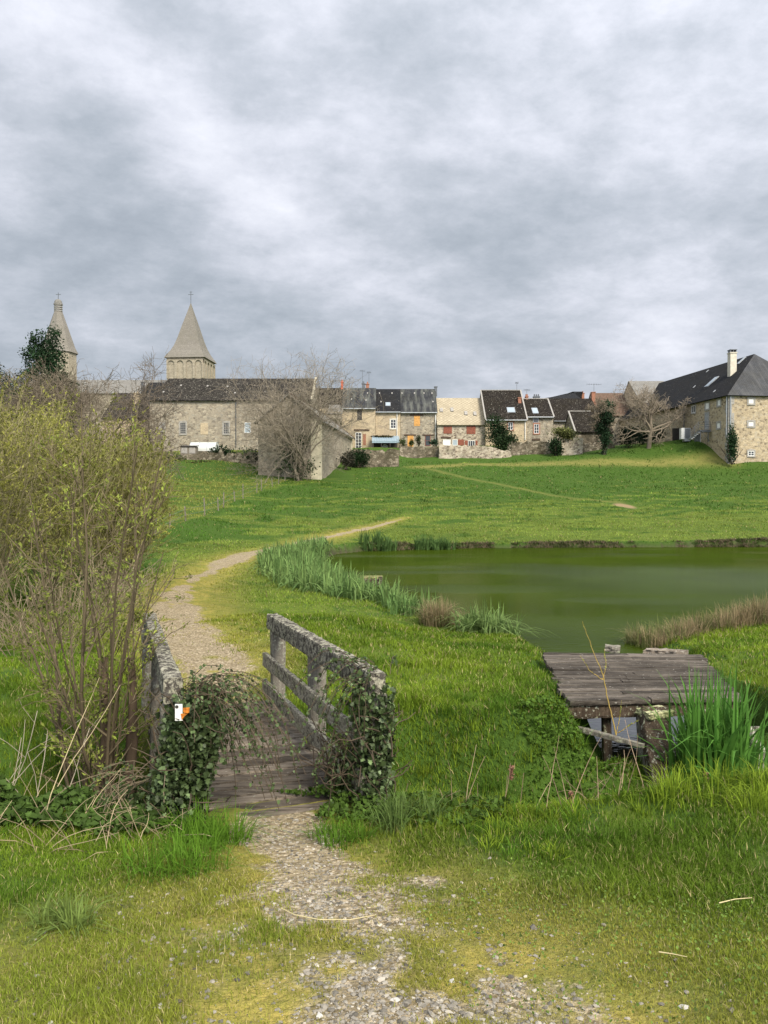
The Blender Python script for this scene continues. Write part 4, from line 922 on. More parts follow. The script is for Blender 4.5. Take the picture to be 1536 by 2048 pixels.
# field fence up the bank
T = place('field_fence', P(480, 1000, 62), 'line of thin grey wooden posts with wire along the top of the bank', 'fence')
FENCE = fp = [(310,1062,39),(340,1052,42),(372,1040,45),(410,1022,51),(437,1013,55),(447,1010,57),(470,1003,61),(486,999,63),(513,987,69),(523,982,71),(545,973,76),(557,968,79),(570,958,83),(584,950,87),(604,938,92)]
pts = []
for j, (px, py, d) in enumerate(fp):
    x, y, _ = P(px, py, d); z = gh(x, y); hh = (.95, 1.15, .85, 1.2)[j % 4]; tl = rng.normal(0, .06, 2)
    MB().beam((x, y, z-.3), (x+tl[0], y+tl[1], z+hh), .065, .065, (0,1,0)).build('post', M_BOARD, T); pts.append((x, y, z))
mb = MB()
for a, b_ in zip(pts[:-1], pts[1:]):
    for hh in (.35, .7): mb.tube((a[0],a[1],a[2]+hh), (b_[0],b_[1],b_[2]+hh), .008, 3)
mb.build('wire', M_MET, T)
# ------------------------------------------------------------------ rough timber
def tent(n, s=1., seed=0.):
    return vn(n[..., 0].ravel() + n[..., 2].ravel()*.7, n[..., 1].ravel() - n[..., 2].ravel()*.6, s, seed).reshape(n.shape[:-1])
def rbeam(p, q, wd, ht, amp=.006, seg=.035, up=(0, 0, 1), split=0., g=None, m=5):
    """weathered beam: rounded section, worn and cracked surface -> V,F"""
    p, q = np.array(p, float), np.array(q, float); d = q - p; L = np.linalg.norm(d); d = d / L
    sd_ = np.cross(d, up); sd_ /= np.linalg.norm(sd_); u = np.cross(sd_, d); n = max(3, int(L / seg))
    prof = []
    for k in range(m): prof.append((-1 + 2*k/m, -1))
    for k in range(m): prof.append((1, -1 + 2*k/m))
    for k in range(m): prof.append((1 - 2*k/m, 1))
    for k in range(m): prof.append((-1, 1 - 2*k/m))
    prof = np.array(prof) * np.array([wd/2, ht/2]); M = len(prof)
    rr = np.abs(prof / np.array([wd/2, ht/2])).min(1) > .99
    prof[rr] *= .94
    t = np.linspace(0, 1, n + 1)
    V = p + d * (t * L)[:, None, None] + sd_ * prof[None, :, 0:1] + u * prof[None, :, 1:2]
    nv = unit(sd_ * prof[None, :, 0:1] + u * prof[None, :, 1:2]); s0 = random.random() * 40
    dsp = tent(V, .05, s0 % 7) * .6 + tent(V, .018, s0 % 5) * .5 + tent(V * np.array([1, 1, 1]), .3, s0 % 3) * .8
    V = V + nv * (dsp * amp)[..., None]
    V[0] -= d * (np.random.default_rng(int(s0*9)).random(M) * amp * 1.5)[:, None]
    idx = np.arange((n+1)*M).reshape(n+1, M); nx = np.roll(idx, -1, 1)
    F = np.stack([idx[:-1], nx[:-1], nx[1:], idx[1:]], -1).reshape(-1, 4)
    V = V.reshape(-1, 3); c0, c1 = len(V), len(V) + 1
    V = np.concatenate([V, [V[idx[0]].mean(0), V[idx[-1]].mean(0)]])
    F3 = np.concatenate([np.stack([nx[0], idx[0], np.full(M, c0)], -1), np.stack([idx[-1], nx[-1], np.full(M, c1)], -1)])
    return V, [F, F3]
def joinl(parts):
    V, q, t, n = [], [], [], 0
    for v, (a, b_) in parts: V.append(v); q.append(a + n); t.append(b_ + n); n += len(v)
    return np.concatenate(V), [np.concatenate(q), np.concatenate(t)]
def wood(name, dark, pale, lich, amt=.5, grain=(1, 14, 14), green=.2, rot=0., s=1., planks=False):
    m, t, b = mat(name, .92, .12); c = coord(t)
    g = t.noise(t.mapping(c, rot=(0, 0, rot), scale=grain), 3.2, 6, .7)
    base = t.mix(t.ramp(g, [(.34, 0.), (.66, 1.)]), dark, pale)
    if planks: base = t.mix(1.0, base, t.new('ShaderNodeAttribute', attribute_name='Col').outputs['Color'], 'MULTIPLY')
    n2 = t.noise(c, 1.6, 4); base = t.mix(t.math('MULTIPLY', t.ramp(n2, [(.45, 0.), (.65, 1.)]), .5), base, tuple(x*.45 for x in dark))
    l1 = t.noise(c, 22*s, 9, .74); k = .62 - .22 * amt
    lf = t.ramp(l1, [(k, 0.), (k + .035, 1.)])
    lcol = t.mix(t.ramp(t.noise(c, 60*s, 4), [(.35, 0.), (.65, 1.)]), tuple(x*.55 for x in lich), lich)
    lcol = t.mix(t.math('MULTIPLY', t.ramp(t.noise(c, 5, 3), [(.5, 0.), (.62, 1.)]), green), lcol, (.20, .24, .07))
    base = t.mix(lf, base, lcol)
    t.l.new(base, b.inputs['Base Color']); bump(t, b, t.math('ADD', t.math('MULTIPLY', l1, 1.5), g), .9, .012)
    return m
W_RAIL = wood('lichen_rail', (.10,.088,.070), (.24,.21,.17), (.44,.41,.32), .72, (1, 1, 1), .25)
W_TOP = wood('lichen_handrail', (.045,.040,.034), (.13,.118,.10), (.40,.38,.30), .60, (3, 3, 3), .12)
W_POST = wood('grey_post', (.16,.145,.12), (.27,.245,.205), (.42,.42,.34), .35, (14, 14, 1), .3)
W_DECK = wood('wet_deck', (.048,.037,.029), (.255,.215,.168), (.44,.42,.36), .02, (1.0, 16, 16), .0, R(-21.5), planks=True)
W_PLAT = wood('old_platform', (.020,.016,.013), (.20,.172,.142), (.44,.42,.37), .05, (.45, 11, 11), .0, R(-4), planks=True)
W_BEAM = wood('dark_beam', (.050,.036,.026), (.12,.090,.064), (.45,.45,.36), .28, (16, 16, 1.2), .35)
DZ = .55
R0, R2, L0, L2 = np.array([-.08, 5.37]), np.array([-1.13, 8.03]), np.array([-1.43, 5.2]), np.array([-2.42, 8.02])
T = place('footbridge', (-1.25, 6.7, DZ), 'small weathered wooden footbridge with lichen covered rails over the ditch', 'bridge')
ax = unit((R2 - R0 + L2 - L0)[None])[0]; nr = np.array([ax[1], -ax[0]])
def b3(xy, z): return (xy[0], xy[1], z)
# deck planks, slightly uneven
pl_ = []; n = 21; A0, A1 = (R0 + L0) / 2 - ax * .22, (R2 + L2) / 2 + ax * .05; Lb = np.linalg.norm(A1 - A0)
for k in range(n):
    c_ = A0 + ax * Lb * (k + .5) / n; e = rng.normal(0, .008, 4); w_ = Lb / n - .026
    h1, h2 = .66 + e[0]*2, .64 + e[1]*2
    pl_.append(rbeam(b3(c_ - nr*h1, DZ-.02+e[2]*.8), b3(c_ + nr*h2, DZ-.02+e[3]*.8), w_, .045, .0030, .05, m=3))
def pcol(pl, lo=.6):
    return {'Col': np.concatenate([np.tile([lo + (1.35-lo)*rng.random()]*3, (len(v), 1)) for v, _ in pl])}
raw_mesh('deck', *joinl(pl_), W_DECK, T, col=pcol(pl_))
for s_, nm in ((-.5, 'l'), (.5, 'r')):
    raw_mesh('deck_beam', *rbeam(b3(A0 + nr*s_ - ax*.1, DZ-.17), b3(A1 + nr*s_ + ax*.2, DZ-.17), .16, .22, .008, .1), W_BEAM, T)
for a, b_, side_ in ((R0, R2, 1), (L0, L2, -1)):
    for e in (0, .5, 1):
        p = a + (b_ - a) * e + nr * side_ * .02; tl = rng.normal(0, .012, 2)
        raw_mesh('post', *rbeam((p[0], p[1], -.35), (p[0]+tl[0], p[1]+tl[1], DZ+.80), .14, .12, .006, .05, up=(ax[0], ax[1], 0)), W_POST, T, smooth=True)
    off = nr * side_ * -.035
    raw_mesh('handrail', *rbeam(b3(a - ax*.10, DZ+.80+.09), b3(b_ + ax*.16, DZ+.78+.09), .12, .165, .008, .022, m=7), W_TOP if side_ < 0 else W_TOP, T, smooth=False)
    for zz2 in (DZ+.49, DZ+.20):
        o2 = nr * side_ * -.085
        raw_mesh('rail', *rbeam(b3(a + o2 - ax*.05, zz2), b3(b_ + o2 + ax*.14, zz2-.01), .045, .15, .009, .022, m=6), W_RAIL, T)
# trail marker on the ivy post
mx_, my_ = -1.455, 4.85
mz = Z(1425, my_); mx_ = X(356, my_)
T = place('trail_marker', (mx_, my_, mz), 'small white and orange waymark plate on the ivy covered post', 'marker')
MB().box(mx_-.024, mx_+.022, my_, my_+.006, mz-.052, mz+.052).build('plate', M_WHITE, T)
mb = MB(); 
for k in range(10): a0, a1 = 2*math.pi*k/10, 2*math.pi*(k+1)/10; mb.poly((mx_-.012, my_-.002, mz+.036), (mx_-.012+.011*math.cos(a1), my_-.002, mz+.036+.011*math.sin(a1)), (mx_-.012+.011*math.cos(a0), my_-.002, mz+.036+.011*math.sin(a0)))
mb.build('black_dot', M_DARK, T); mb = MB()
mb.poly((mx_+.026,my_-.004,mz+.03), (mx_+.068,my_-.004,mz+.034), (mx_+.066,my_-.004,mz+.002), (mx_+.045,my_-.004,mz-.01), (mx_+.028,my_-.004,mz+.006)).poly((mx_+.012,my_-.004,mz-.006), (mx_+.058,my_-.004,mz-.002), (mx_+.030,my_-.004,mz-.030), (mx_+.020,my_-.004,mz-.048))
mb.build('orange_mark', plain('orange_paint', (.48,.16,.02), .6, .5, 60), T)

# ------------------------------------------------------------------ sluice platform
PZ = .66
c_ = [np.array([1.86, 7.80]), np.array([3.68, 7.98]), np.array([4.18, 10.2]), np.array([2.12, 10.35])]
T = place('sluice_platform', (2.95, 9.0, PZ), 'dark weathered plank platform over the pond outlet', 'platform')
pl_ = []; n = 19
for k in range(n):
    e = (k + .5) / n; a = c_[0]*(1-e) + c_[3]*e; b_ = c_[1]*(1-e) + c_[2]*e; j = rng.normal(0, .018, 2); w_ = 2.45 / n - .018
    zj = rng.normal(0, .006, 2)
    if rng.random() < .4:
        cut = .3 + .4*rng.random(); mid = a*(1-cut) + b_*cut
        pl_.append(rbeam(b3(a + [j[0], 0], PZ-.02+zj[0]), b3(mid, PZ-.02), w_, .05, .006, .05, m=3)); pl_.append(rbeam(b3(mid + [.012, .002], PZ-.018), b3(b_ + [j[1], 0], PZ-.02+zj[1]), w_, .05, .006, .05, m=3))
    else: pl_.append(rbeam(b3(a + [j[0], 0], PZ-.02+zj[0]), b3(b_ + [j[1], 0], PZ-.02+zj[1]), w_, .05, .006, .05, m=3))
raw_mesh('deck', *joinl(pl_), W_PLAT, T, col=pcol(pl_, .45))
raw_mesh('edge_beam', *rbeam(b3(c_[0] + [.0, .10], PZ-.12), b3(c_[1] + [0, .10], PZ-.12), .12, .14, .008, .05), W_BEAM, T)
raw_mesh('edge_beam', *rbeam(b3(c_[3] + [.05, -.1], PZ-.12), b3(c_[2] + [-.05, -.1], PZ-.12), .12, .14, .008, .05), W_BEAM, T)
for e in (.06, .5, .93):
    a = c_[0]*(1-e) + c_[1]*e; b_ = c_[3]*(1-e) + c_[2]*e
    raw_mesh('joist', *rbeam(b3(a + [0, .16], PZ-.14), b3(b_ - [0, .16], PZ-.14), .10, .16, .006, .1), W_BEAM, T)
a = P(1218, 1400, 8.05); raw_mesh('support_post', *rbeam((a[0], 8.05, -.5), (a[0]-.03, 8.05, PZ-.2), .09, .09, .005, .05, up=(0, 1, 0)), W_BEAM, T)
raw_mesh('support_post', *rbeam((3.6, 8.2, -.5), (3.6, 8.2, PZ-.2), .16, .12, .005, .05, up=(0, 1, 0)), W_BEAM, T)
raw_mesh('support_post', *rbeam((2.3, 10.1, -.5), (2.3, 10.1, PZ-.2), .14, .12, .005, .05, up=(0, 1, 0)), W_BEAM, T)
raw_mesh('support_post', *rbeam((4.0, 10.0, -.5), (4.0, 10.0, PZ-.2), .14, .12, .005, .05, up=(0, 1, 0)), W_BEAM, T)
# side boards holding the bank beneath: pale board at the buttress, sloping buttress timber
x = X(1300, 7.6, .5)
T = place('timber_buttress', (x, 7.5, .1), 'thick dark timber with yellow lichen top leaning below the platform edge', 'timber')
raw_mesh('post', *rbeam((X(1338, 7.05, 0), 7.05, -.25), (X(1306, 7.66, .5), 7.66, .62), .17, .26, .010, .03, up=(1, 0, 0), m=7), W_BEAM, T)
raw_mesh('cap', *rbeam((X(1306, 7.62, .5)-.11, 7.58, .60), (X(1306, 7.62, .5)+.15, 7.66, .61), .24, .07, .014, .02, m=7), wood('yellow_lichen_wood', (.10,.09,.06), (.2,.18,.12), (.62,.60,.34), .8, (4,4,4), .6), T)
T = place('side_board', (X(1290, 7.8, .3), 7.8, 0), 'pale grey upright plank beside the dark leaning timber', 'plank')
raw_mesh('board', *rbeam((X(1296, 7.50, .1), 7.50, -.3), (X(1284, 7.85, .5), 7.85, .58), .30, .05, .005, .03, up=(1, 0, 0)), W_POST, T)
T = place('fallen_plank', (X(1220, 7.3, .3), 7.3, .3), 'thin pale plank lying across the bank below the platform', 'plank')
a, b_ = P(1155, 1457, 7.75), P(1288, 1492, 7.35); raw_mesh('board', *rbeam(a, b_, .05, .045, .006, .03), W_POST, T)
T = place('stone_block', (X(1512, 7.4, .4), 7.4, .3), 'broken mossy stone post at the right end of the sluice', 'stone')
raw_mesh('stone', *rbeam((X(1520, 7.3, .3), 7.3, -.2), (X(1498, 7.5, .5), 7.5, .50), .16, .20, .03, .04, up=(1, 0, 0), m=6), wood('mossy_stone', (.12,.11,.09), (.25,.23,.19), (.50,.50,.42), .6, (4,4,4), .5), T)
# low timber landing at the left shore
T = place('landing_stage', P(730, 1165, 24.5), 'low mossy timber landing at the pond edge behind the iris', 'landing')
x0, x1, yy0 = X(690, 25), X(763, 24), 24.0
raw_mesh('edge_beam', *rbeam((x0, yy0, .10), (x1, yy0+.1, .10), .12, .26, .02, .06), W_BEAM, T)
pl_ = [rbeam((x0, yy0+.16+.16*k, .26), (x1+.03*(k % 2), yy0+.26+.16*k, .26), .15, .05, .01, .08, m=3) for k in range(4)]
raw_mesh('deck', *joinl(pl_), wood('mossy_planks', (.09,.08,.04), (.20,.18,.09), (.34,.34,.14), .6, (3,3,3), .6), T)
raw_mesh('post', *rbeam((x1-.05, yy0+.0, -.6), (x1-.03, yy0+.02, .32), .12, .12, .01, .05, up=(0,1,0)), W_BEAM, T)
T = place('bank_stone', P(1335, 1306, 10.6), 'flat grey stone slab at the far corner of the platform', 'stone')
raw_mesh('stone', *rbeam(P(1296, 1303, 10.6), P(1372, 1309, 10.3), .22, .09, .03, .04), wood('slab_stone', (.17,.14,.11), (.30,.25,.20), (.42,.38,.33), .4, (3,3,3), .1), T)
T = place('bank_stone', P(1226, 1306, 10.6), 'small pale stone block behind the far edge of the platform', 'stone')
raw_mesh('stone', *rbeam((X(1213, 10.55, .7), 10.55, .68), (X(1240, 10.5, .7), 10.5, .66), .14, .08, .02, .03), W_POST, T)

# ------------------------------------------------------------------ loose gravel
def sample(N, d0, d1, azm=31.5, wide=0):
    d = np.exp(rng.uniform(math.log(d0), math.log(d1), N)); a = rng.uniform(R(-azm), R(azm), N)
    if wide:      # the turf goes on to both sides of the photographed field
        d = np.concatenate([d, np.exp(rng.uniform(math.log(1.2), math.log(d1), wide))]); a = np.concatenate([a, rng.uniform(R(azm), R(58), wide) * rng.choice([-1, 1], wide)])
    x, y = d * np.tan(a), d
    z, dp, arc, sd_, dd = H(x, y, True)
    return x, y, z, dp, arc, sd_, dd
def stones_mesh(x, y, z, s, col):
    n = len(x); base = np.array([(1,0,0),(-1,0,0),(0,1,0),(0,-1,0),(0,0,1),(0,0,-1),(.6,.6,.5),(-.6,.6,.5),(.6,-.6,.5),(-.6,-.6,.5)], float)
    k = len(base); J = 1 + rng.normal(0, .22, (n, k, 1)); a = rng.random(n) * 6.28; ca, sa = np.cos(a), np.sin(a)
    V = base[None] * J * np.array([1, .75, .5]); X_ = V[..., 0]*ca[:, None] - V[..., 1]*sa[:, None]; Y_ = V[..., 0]*sa[:, None] + V[..., 1]*ca[:, None]
    V = np.stack([X_, Y_, V[..., 2]], -1) * s[:, None, None] + np.stack([x, y, z], -1)[:, None]
    t = np.array([[4,6,7],[4,7,9],[4,9,8],[4,8,6],[6,0,2],[7,2,1],[9,1,3],[8,3,0],[6,2,7],[7,1,9],[9,3,8],[8,0,6],[5,2,0],[5,1,2],[5,3,1],[5,0,3]])
    F = (np.arange(n)[:, None, None]*k + t).reshape(-1, 3)
    return V.reshape(-1, 3), F, np.repeat(col, k, 0)
x, y, z, dp, arc, sd_, dd = sample(90000, 1.9, 6.0)
pfv = pathfield(x, y, dp, arc); keep = (rng.random(len(x)) < np.clip(1.25 - pfv, 0, 1) * .60 * gravelpatch(x, y) + .014 * (dp < 1.2) + .05 * ((y < 3.8) & (dp < .9))) & ~((y > 5.2) & (y < 8.1)) & (dd > 1.0)
x, y, z, pfv = x[keep], y[keep], z[keep], pfv[keep]
s = (.0035 + .011 * rng.random(len(x)) ** 4.0); s[rng.random(len(x)) < .004] *= 1.5
gcol = np.array([.225, .205, .17]) * (1 + .40 * rng.normal(0, 1, (len(x), 1))).clip(.35, 2.0)
V, F, Cc = stones_mesh(x, y, z + s * .1, s, gcol)
tag(raw_mesh('gravel', V, F, M_PEBBLE, col={'Col': Cc}), 'loose grey gravel on the worn footpath', 'gravel', kind='stuff')
# a few bigger stones in the turf
for k, (px, py, d_, r_) in enumerate([(640,2013,2.45,.016),(745,1940,2.8,.014),(790,1990,2.55,.018),(905,1955,2.7,.015),(320,2005,2.5,.015),(100,2035,2.38,.014),(1370,1990,2.5,.02),(860,2020,2.42,.017)]):
    xx = X(px, d_, 1.0); zz2 = gh(xx, d_)
    V, F, Cc = stones_mesh(np.array([xx]), np.array([d_]), np.array([zz2]), np.array([r_]), np.array([[.48, .46, .42]]))
    tag(raw_mesh('path_stone', V, F, M_PEBBLE, col={'Col': Cc}), 'larger pale stone lying loose in the gravelly turf', 'stone', 'larger pale stones in the turf of the near path')
# ------------------------------------------------------------------ turf
def grass_obj(name, x, y, z, h, wd, col, lean, segs, label, tip=None, colvar=.22, az=None):
    V, F, Cc = blades(np.stack([x, y, z - .005], 1), h, wd, col, lean, segs, az=az, colvar=colvar, tipcol=tip)
    return tag(raw_mesh(name, V, F, M_GRASS, col={'Col': Cc}), label, 'grass', kind='stuff')
def on_deck(x, y):
    rel = np.stack([x, y], 1) - A0; u = rel @ ax; v = rel @ nr
    return (u > -.05) & (u < Lb + .05) & (np.abs(v) < .72)
def under_plat(x, y): return (y > 7.75) & (y < 10.4) & (x > 1.95) & (x < 4.2)
DG, MG, YG, TAN = np.array([.070, .140, .014]), np.array([.185, .262, .024]), np.array([.34, .31, .060]), np.array([.40, .34, .16])
def turf_col(x, y, mossv, n):
    a = (vn(x, y, .7, 21) * .5 + .5)[:, None]; b_ = (vn(x, y, 2.6, 22) * .5 + .5)[:, None]
    c = DG * (1-a) + MG * a; c = c * (.75 + .5 * b_)
    m_ = np.clip(mossv, 0, 1)[:, None]; c = c * (1-m_) + (YG * (.8 + .4*a)) * m_
    r = rng.random((len(x), 1)); c = np.where(r < n, TAN * (.7 + .5*rng.random((len(x), 1))), c)
    return c
x, y, z, dp, arc, sd_, dd = sample(640000, 1.5, 15.0, 33, 150000)
pfv = pathfield(x, y, dp, arc)
dens = np.maximum(np.clip((pfv - .6) / .9, .03, 1), .55*(1 - gravelpatch(x, y))) * (.35 + .65*ss(-.5, .3, vn(x, y, .35, 31)))
mossv = mossf(x, y, dp) * (.62 + .45*vn(x, y, .6, 33) + .15*vn(x, y, .2, 34)).clip(0, 1.1)
ok = (sd_ > .05) & (rng.random(len(x)) < dens) & ~on_deck(x, y) & ~under_plat(x, y) & ~((dd < .45))
x, y, z, dp, dd, sd_, mossv, pfv = [a[ok] for a in (x, y, z, dp, dd, sd_, mossv, pfv)]
lush = np.clip(1 - mossv * 1.3, 0, 1) * (.45 + .55 * ss(.0, .5, vn(x, y, .55, 35) + .35*vn(x, y, 1.7, 36))) 
bankf = np.clip((2.1 - dd) / .9, 0, 1)
hh = .016 + .040 * lush + .035 * bankf * lush + .0030 * y * lush; hh *= (.6 + .7 * rng.random(len(x))) * np.interp(y, [2, 4.2, 5.5], [.62, .72, 1.])
wd = np.maximum(.0028, .0011 * y) * (.8 + .5 * rng.random(len(x)))
V, F, Cc = blades(np.stack([x, y, z - .004], 1), hh, wd, turf_col(x, y, mossv * 1.1, .08 + .14 * mossv[:, None] + .0), .75, 2, colvar=.24)
tag(raw_mesh('grass', V, F, M_GRASS, col={'Col': Cc}), 'short mossy turf and grass on both sides of the footbridge', 'grass', kind='stuff')
# tufts: many leaves from one point
def tufts(cx, cy, cz, n_each, h, r, wd, col, lean, segs=3, colvar=.2, tip=None, droop=.4):
    n = len(cx); k = n_each; a = rng.random((n, k)) * 6.283; rr2 = r * np.sqrt(rng.random((n, k))); hb = np.repeat(np.asarray(h) * np.ones(n), k) * (.45 + .75*rng.random(n*k))
    B = np.stack([(cx[:, None] + rr2*np.cos(a)).ravel(), (cy[:, None] + rr2*np.sin(a)).ravel(), np.repeat(cz, k) - .01], 1)
    col = np.broadcast_to(np.asarray(col, float), (n, 3)); col = np.repeat(col, k, 0)
    return blades(B, hb, wd*(.7 + .6*rng.random(n*k)), col, lean, segs, az=a.ravel() + rng.normal(0, .5, n*k), colvar=colvar, tipcol=tip, droop=droop)
x, y, z, dp, arc, sd_, dd = sample(5200, 3.6, 15, 33, 1200)
bn = np.clip((2.2 - dd) / 1.0, 0, 1); ok = (dp > .75) & (sd_ > .1) & ~on_deck(x, y) & ~under_plat(x, y) & (dd > .5) & (rng.random(len(x)) < np.where(y < 5.6, .05 + .40*bn, .10 + .45*bn)) & ((y > 4.3) | (bn > .1)) & ~((x > 1.2) & (y < 5.4) & (rng.random(len(x)) < .6)) & ~((x > 1.9) & (x < 4.1) & (y > 6.2))
x, y, z, bn = x[ok], y[ok], z[ok], bn[ok]
c = np.where(rng.random((len(x), 1)) < .6, DG * 1.1, MG * .9) * (.8 + .5*rng.random((len(x), 1)))
V, F, Cc = tufts(x, y, z, 34, (.07 + .07*bn + .04*rng.random(len(x))) * np.where(y < 5.6, .75, 1), .07, .0055, c, .85)
tag(raw_mesh('tall_grass', V, F, M_GRASS, col={'Col': Cc}), 'longer green grass tufts growing along the ditch banks', 'grass', kind='stuff')
x, y, z, dp, arc, sd_, dd = sample(230000, 14, 115, 30, 50000)
pfv = pathfield(x, y, dp, arc); ta, _ = segdist(x, y, tr1); tb, _ = segdist(x, y, tr2)
ok = (sd_ > .15) & ((pfv > 1.15) | (y > 60)) & (ta > .5) & ((tb > 1.6) | (rng.random(len(x)) < .25)) & (y < 108) & (np.hypot((x - X(1252, 70)) / 1.3, (y - 70.5) / 2.6) > .9) & ~((x > -16) & (x < -2.8) & (y > 86) & (x > X(515, 87)) & (x < X(705, 87)))
x, y, z, dp = x[ok], y[ok], z[ok], dp[ok]
mossv = np.clip(1.2 - dp / np.interp(y, [0, 16, 22, 40, 60], [1.5, 1.5, 1.6, 1.6, .7]), 0, 1) * (y < 58)
c = turf_col(x, y, mossv, .05) * 1.05
big = (.5 + .28*vn(x, y, 7, 41) + .26*vn(x, y, 2.3, 43) + .22*vn(x, y, .8, 44))[:, None]
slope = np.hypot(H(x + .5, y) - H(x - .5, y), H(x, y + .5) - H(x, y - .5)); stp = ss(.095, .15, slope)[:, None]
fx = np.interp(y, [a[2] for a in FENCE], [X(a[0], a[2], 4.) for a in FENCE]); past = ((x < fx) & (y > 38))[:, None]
flat = np.array([.20, .265, .050]) * (.60 + .75*big); stc = np.array([.062, .135, .018]) * (.55 + .9*big)  # stc: darker green for slope blades, bank shading put into their colour
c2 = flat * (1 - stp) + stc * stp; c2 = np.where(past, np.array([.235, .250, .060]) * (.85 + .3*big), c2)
mm = np.clip((1 - mossv) * 1.0, 0, 1)[:, None] * ss(14, 24, y)[:, None]; c = c * (1 - mm) + c2 * mm * (.85 + .3*rng.random((len(x), 1)))
c = np.where(rng.random((len(x), 1)) < .06, TAN * .8, c)
hh = (.045 + .0013 * y) * (.5 + .8*rng.random(len(x))) * (.55 + .6*ss(-.3, .5, vn(x, y, 1.6, 42)))
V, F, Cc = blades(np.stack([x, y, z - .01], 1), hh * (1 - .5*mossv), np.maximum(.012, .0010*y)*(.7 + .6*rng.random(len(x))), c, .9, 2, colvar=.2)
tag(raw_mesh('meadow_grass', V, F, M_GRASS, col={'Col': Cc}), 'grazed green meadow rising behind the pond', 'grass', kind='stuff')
# dead sedge hanging over the far bank of the pond
t = rng.random(2200); x = np.interp(t, [0, .2, 1], [-1, 5, 26]) + rng.normal(0, .05, 2200); yb = np.interp(x, [-1, 1.4, 5.1, 22, 26], [40.9, 42, 43.6, 44.6, 44.2])
k = (vn(x, yb*0, 1.1, 50) + .5*vn(x, yb*0, .4, 51) > -.15) & (rng.random(2200) < .9); x, yb = x[k], yb[k]; y = yb + rng.uniform(-.15, .55, len(x)); z = H(x, y)
c = np.where(rng.random((len(x), 1)) < .6, np.array([.17, .135, .085]), np.array([.055, .075, .02])) * (.6 + .7*rng.random((len(x), 1)))
V, F, Cc = tufts(x, y, np.maximum(z, .02), 7, .22, .12, .03, c, 1.3, 3, droop=1.6)
tag(raw_mesh('bank_sedge', V, F, M_GRASS, col={'Col': Cc}), 'straggly dead sedge along the far bank of the pond', 'sedge', kind='stuff')

# ------------------------------------------------------------------ iris and rush
IR = np.array([.115, .20, .060]); IRB = np.array([.18, .265, .085])
def iris(name, label, x, y, k, h, col, wd=.03, lean=.5, kind=None, group=None, cat='iris', r=.10, segs=5, droop=1.1, mn=-.02, parent_loc=None):
    z = np.maximum(H(x, y), mn)
    V, F, Cc = tufts(x, y, z, k, h, r, wd, col, lean, segs, .18, None, droop)
    o = raw_mesh(name, V, F, M_GRASS, col={'Col': Cc}, origin=(float(x.mean()), float(y.mean()), float(z.min())))
    return tag(o, label, cat, group, kind)
N_ = 2300; x = rng.uniform(-6, 1.6, N_); y = rng.uniform(16.5, 38.5, N_); sd_ = pond_sd(x, y); left = (x < np.interp(y, [16, 20, 24, 30, 36, 40], [1.5, .2, -.9, -2.2, -2.2, -1.0]) + .5)
wdt = np.interp(y, [16.5, 18, 20, 24, 28, 33, 38.5], [.3, .9, 1.7, 2.5, 2.3, 1.6, 1.3])
ok = (sd_ < wdt) & (sd_ > -.15) & left & (rng.random(N_) < np.interp(y, [16, 20, 30, 40], [1, 1, .8, .5])); x, y = x[ok], y[ok]
ok = ~((x > X(690, 25)-.1) & (x < X(770, 24)) & (y > 23.3) & (y < 25.2)); x, y = x[ok], y[ok]
cc_ = (IR + (IRB - IR) * rng.random((len(x), 1))) * (.8 + .45*rng.random((len(x), 1)))
o = iris('iris_bed', 'dense bed of blue green iris leaves along the left shore of the pond', x, y, 9, .58 + .22*rng.random(len(x)), cc_, .055, .75, 'stuff', r=.18, droop=1.5)
def clump(name, label, px, d, rx, ry, n, k, h, col, **kw):
    cx = X(px, d, .2); a = rng.random(n)*6.283; r_ = np.sqrt(rng.random(n)); x = cx + rx*r_*np.cos(a); y = d + ry*r_*np.sin(a)
    return iris(name, label, x, y, k, h, col, **kw)
clump('iris_clump', 'arching iris clump right of the brown rush tussock at the near shore', 968, 14.9, .62, .5, 30, 13, .66, IRB*.95, wd=.036, lean=.8, droop=1.3)
clump('iris_clump', 'small loose iris clump left of the brown rush tussock', 815, 17.0, .45, .35, 12, 10, .5, IR, wd=.03, lean=.6)
clump('iris_clump', 'left of the two iris clumps at the far shore', 757, 41.2, 1.0, .5, 34, 12, .82, IR*.8, wd=.06, lean=.5)
clump('iris_clump', 'right of the two iris clumps at the far shore', 868, 42.2, 1.15, .5, 38, 12, .86, IR*.85, wd=.06, lean=.5)
clump('iris_clump', 'tall bright iris clump growing in the ditch beside the plank platform', 1418, 7.15, .33, .24, 32, 9, 1.24, np.array([.10,.235,.04]), wd=.036, lean=.30, droop=1.5, mn=-.1)
clump('iris_clump', 'shorter iris clump at the right end of the platform, beside the broken stone', 1468, 7.3, .22, .2, 16, 9, 1.15, np.array([.09,.21,.04]), wd=.034, lean=.28, droop=1.5, mn=-.1)
RU, RU2 = np.array([.30, .235, .135]), np.array([.13, .15, .05])
def rush(label, px, d, rx, ry, n, h, group=None, mixg=.35):
    cx = X(px, d, .2); a = rng.random(n)*6.283; r_ = np.sqrt(rng.random(n)); x = cx + rx*r_*np.cos(a); y = d + ry*r_*np.sin(a)
    col = np.where(rng.random((n, 1)) < mixg, RU2, RU) * (.75 + .5*rng.random((n, 1)))
    return iris('rush_tussock', label, x, y, 34, h, col, wd=.010, lean=.72, r=.16, segs=4, droop=.9, cat='rush', group=group)
rush('brown rush tussock between two iris clumps on the near shore', 880, 15.6, .34, .3, 30, .62)
G = 'brown rushes along the right shore'
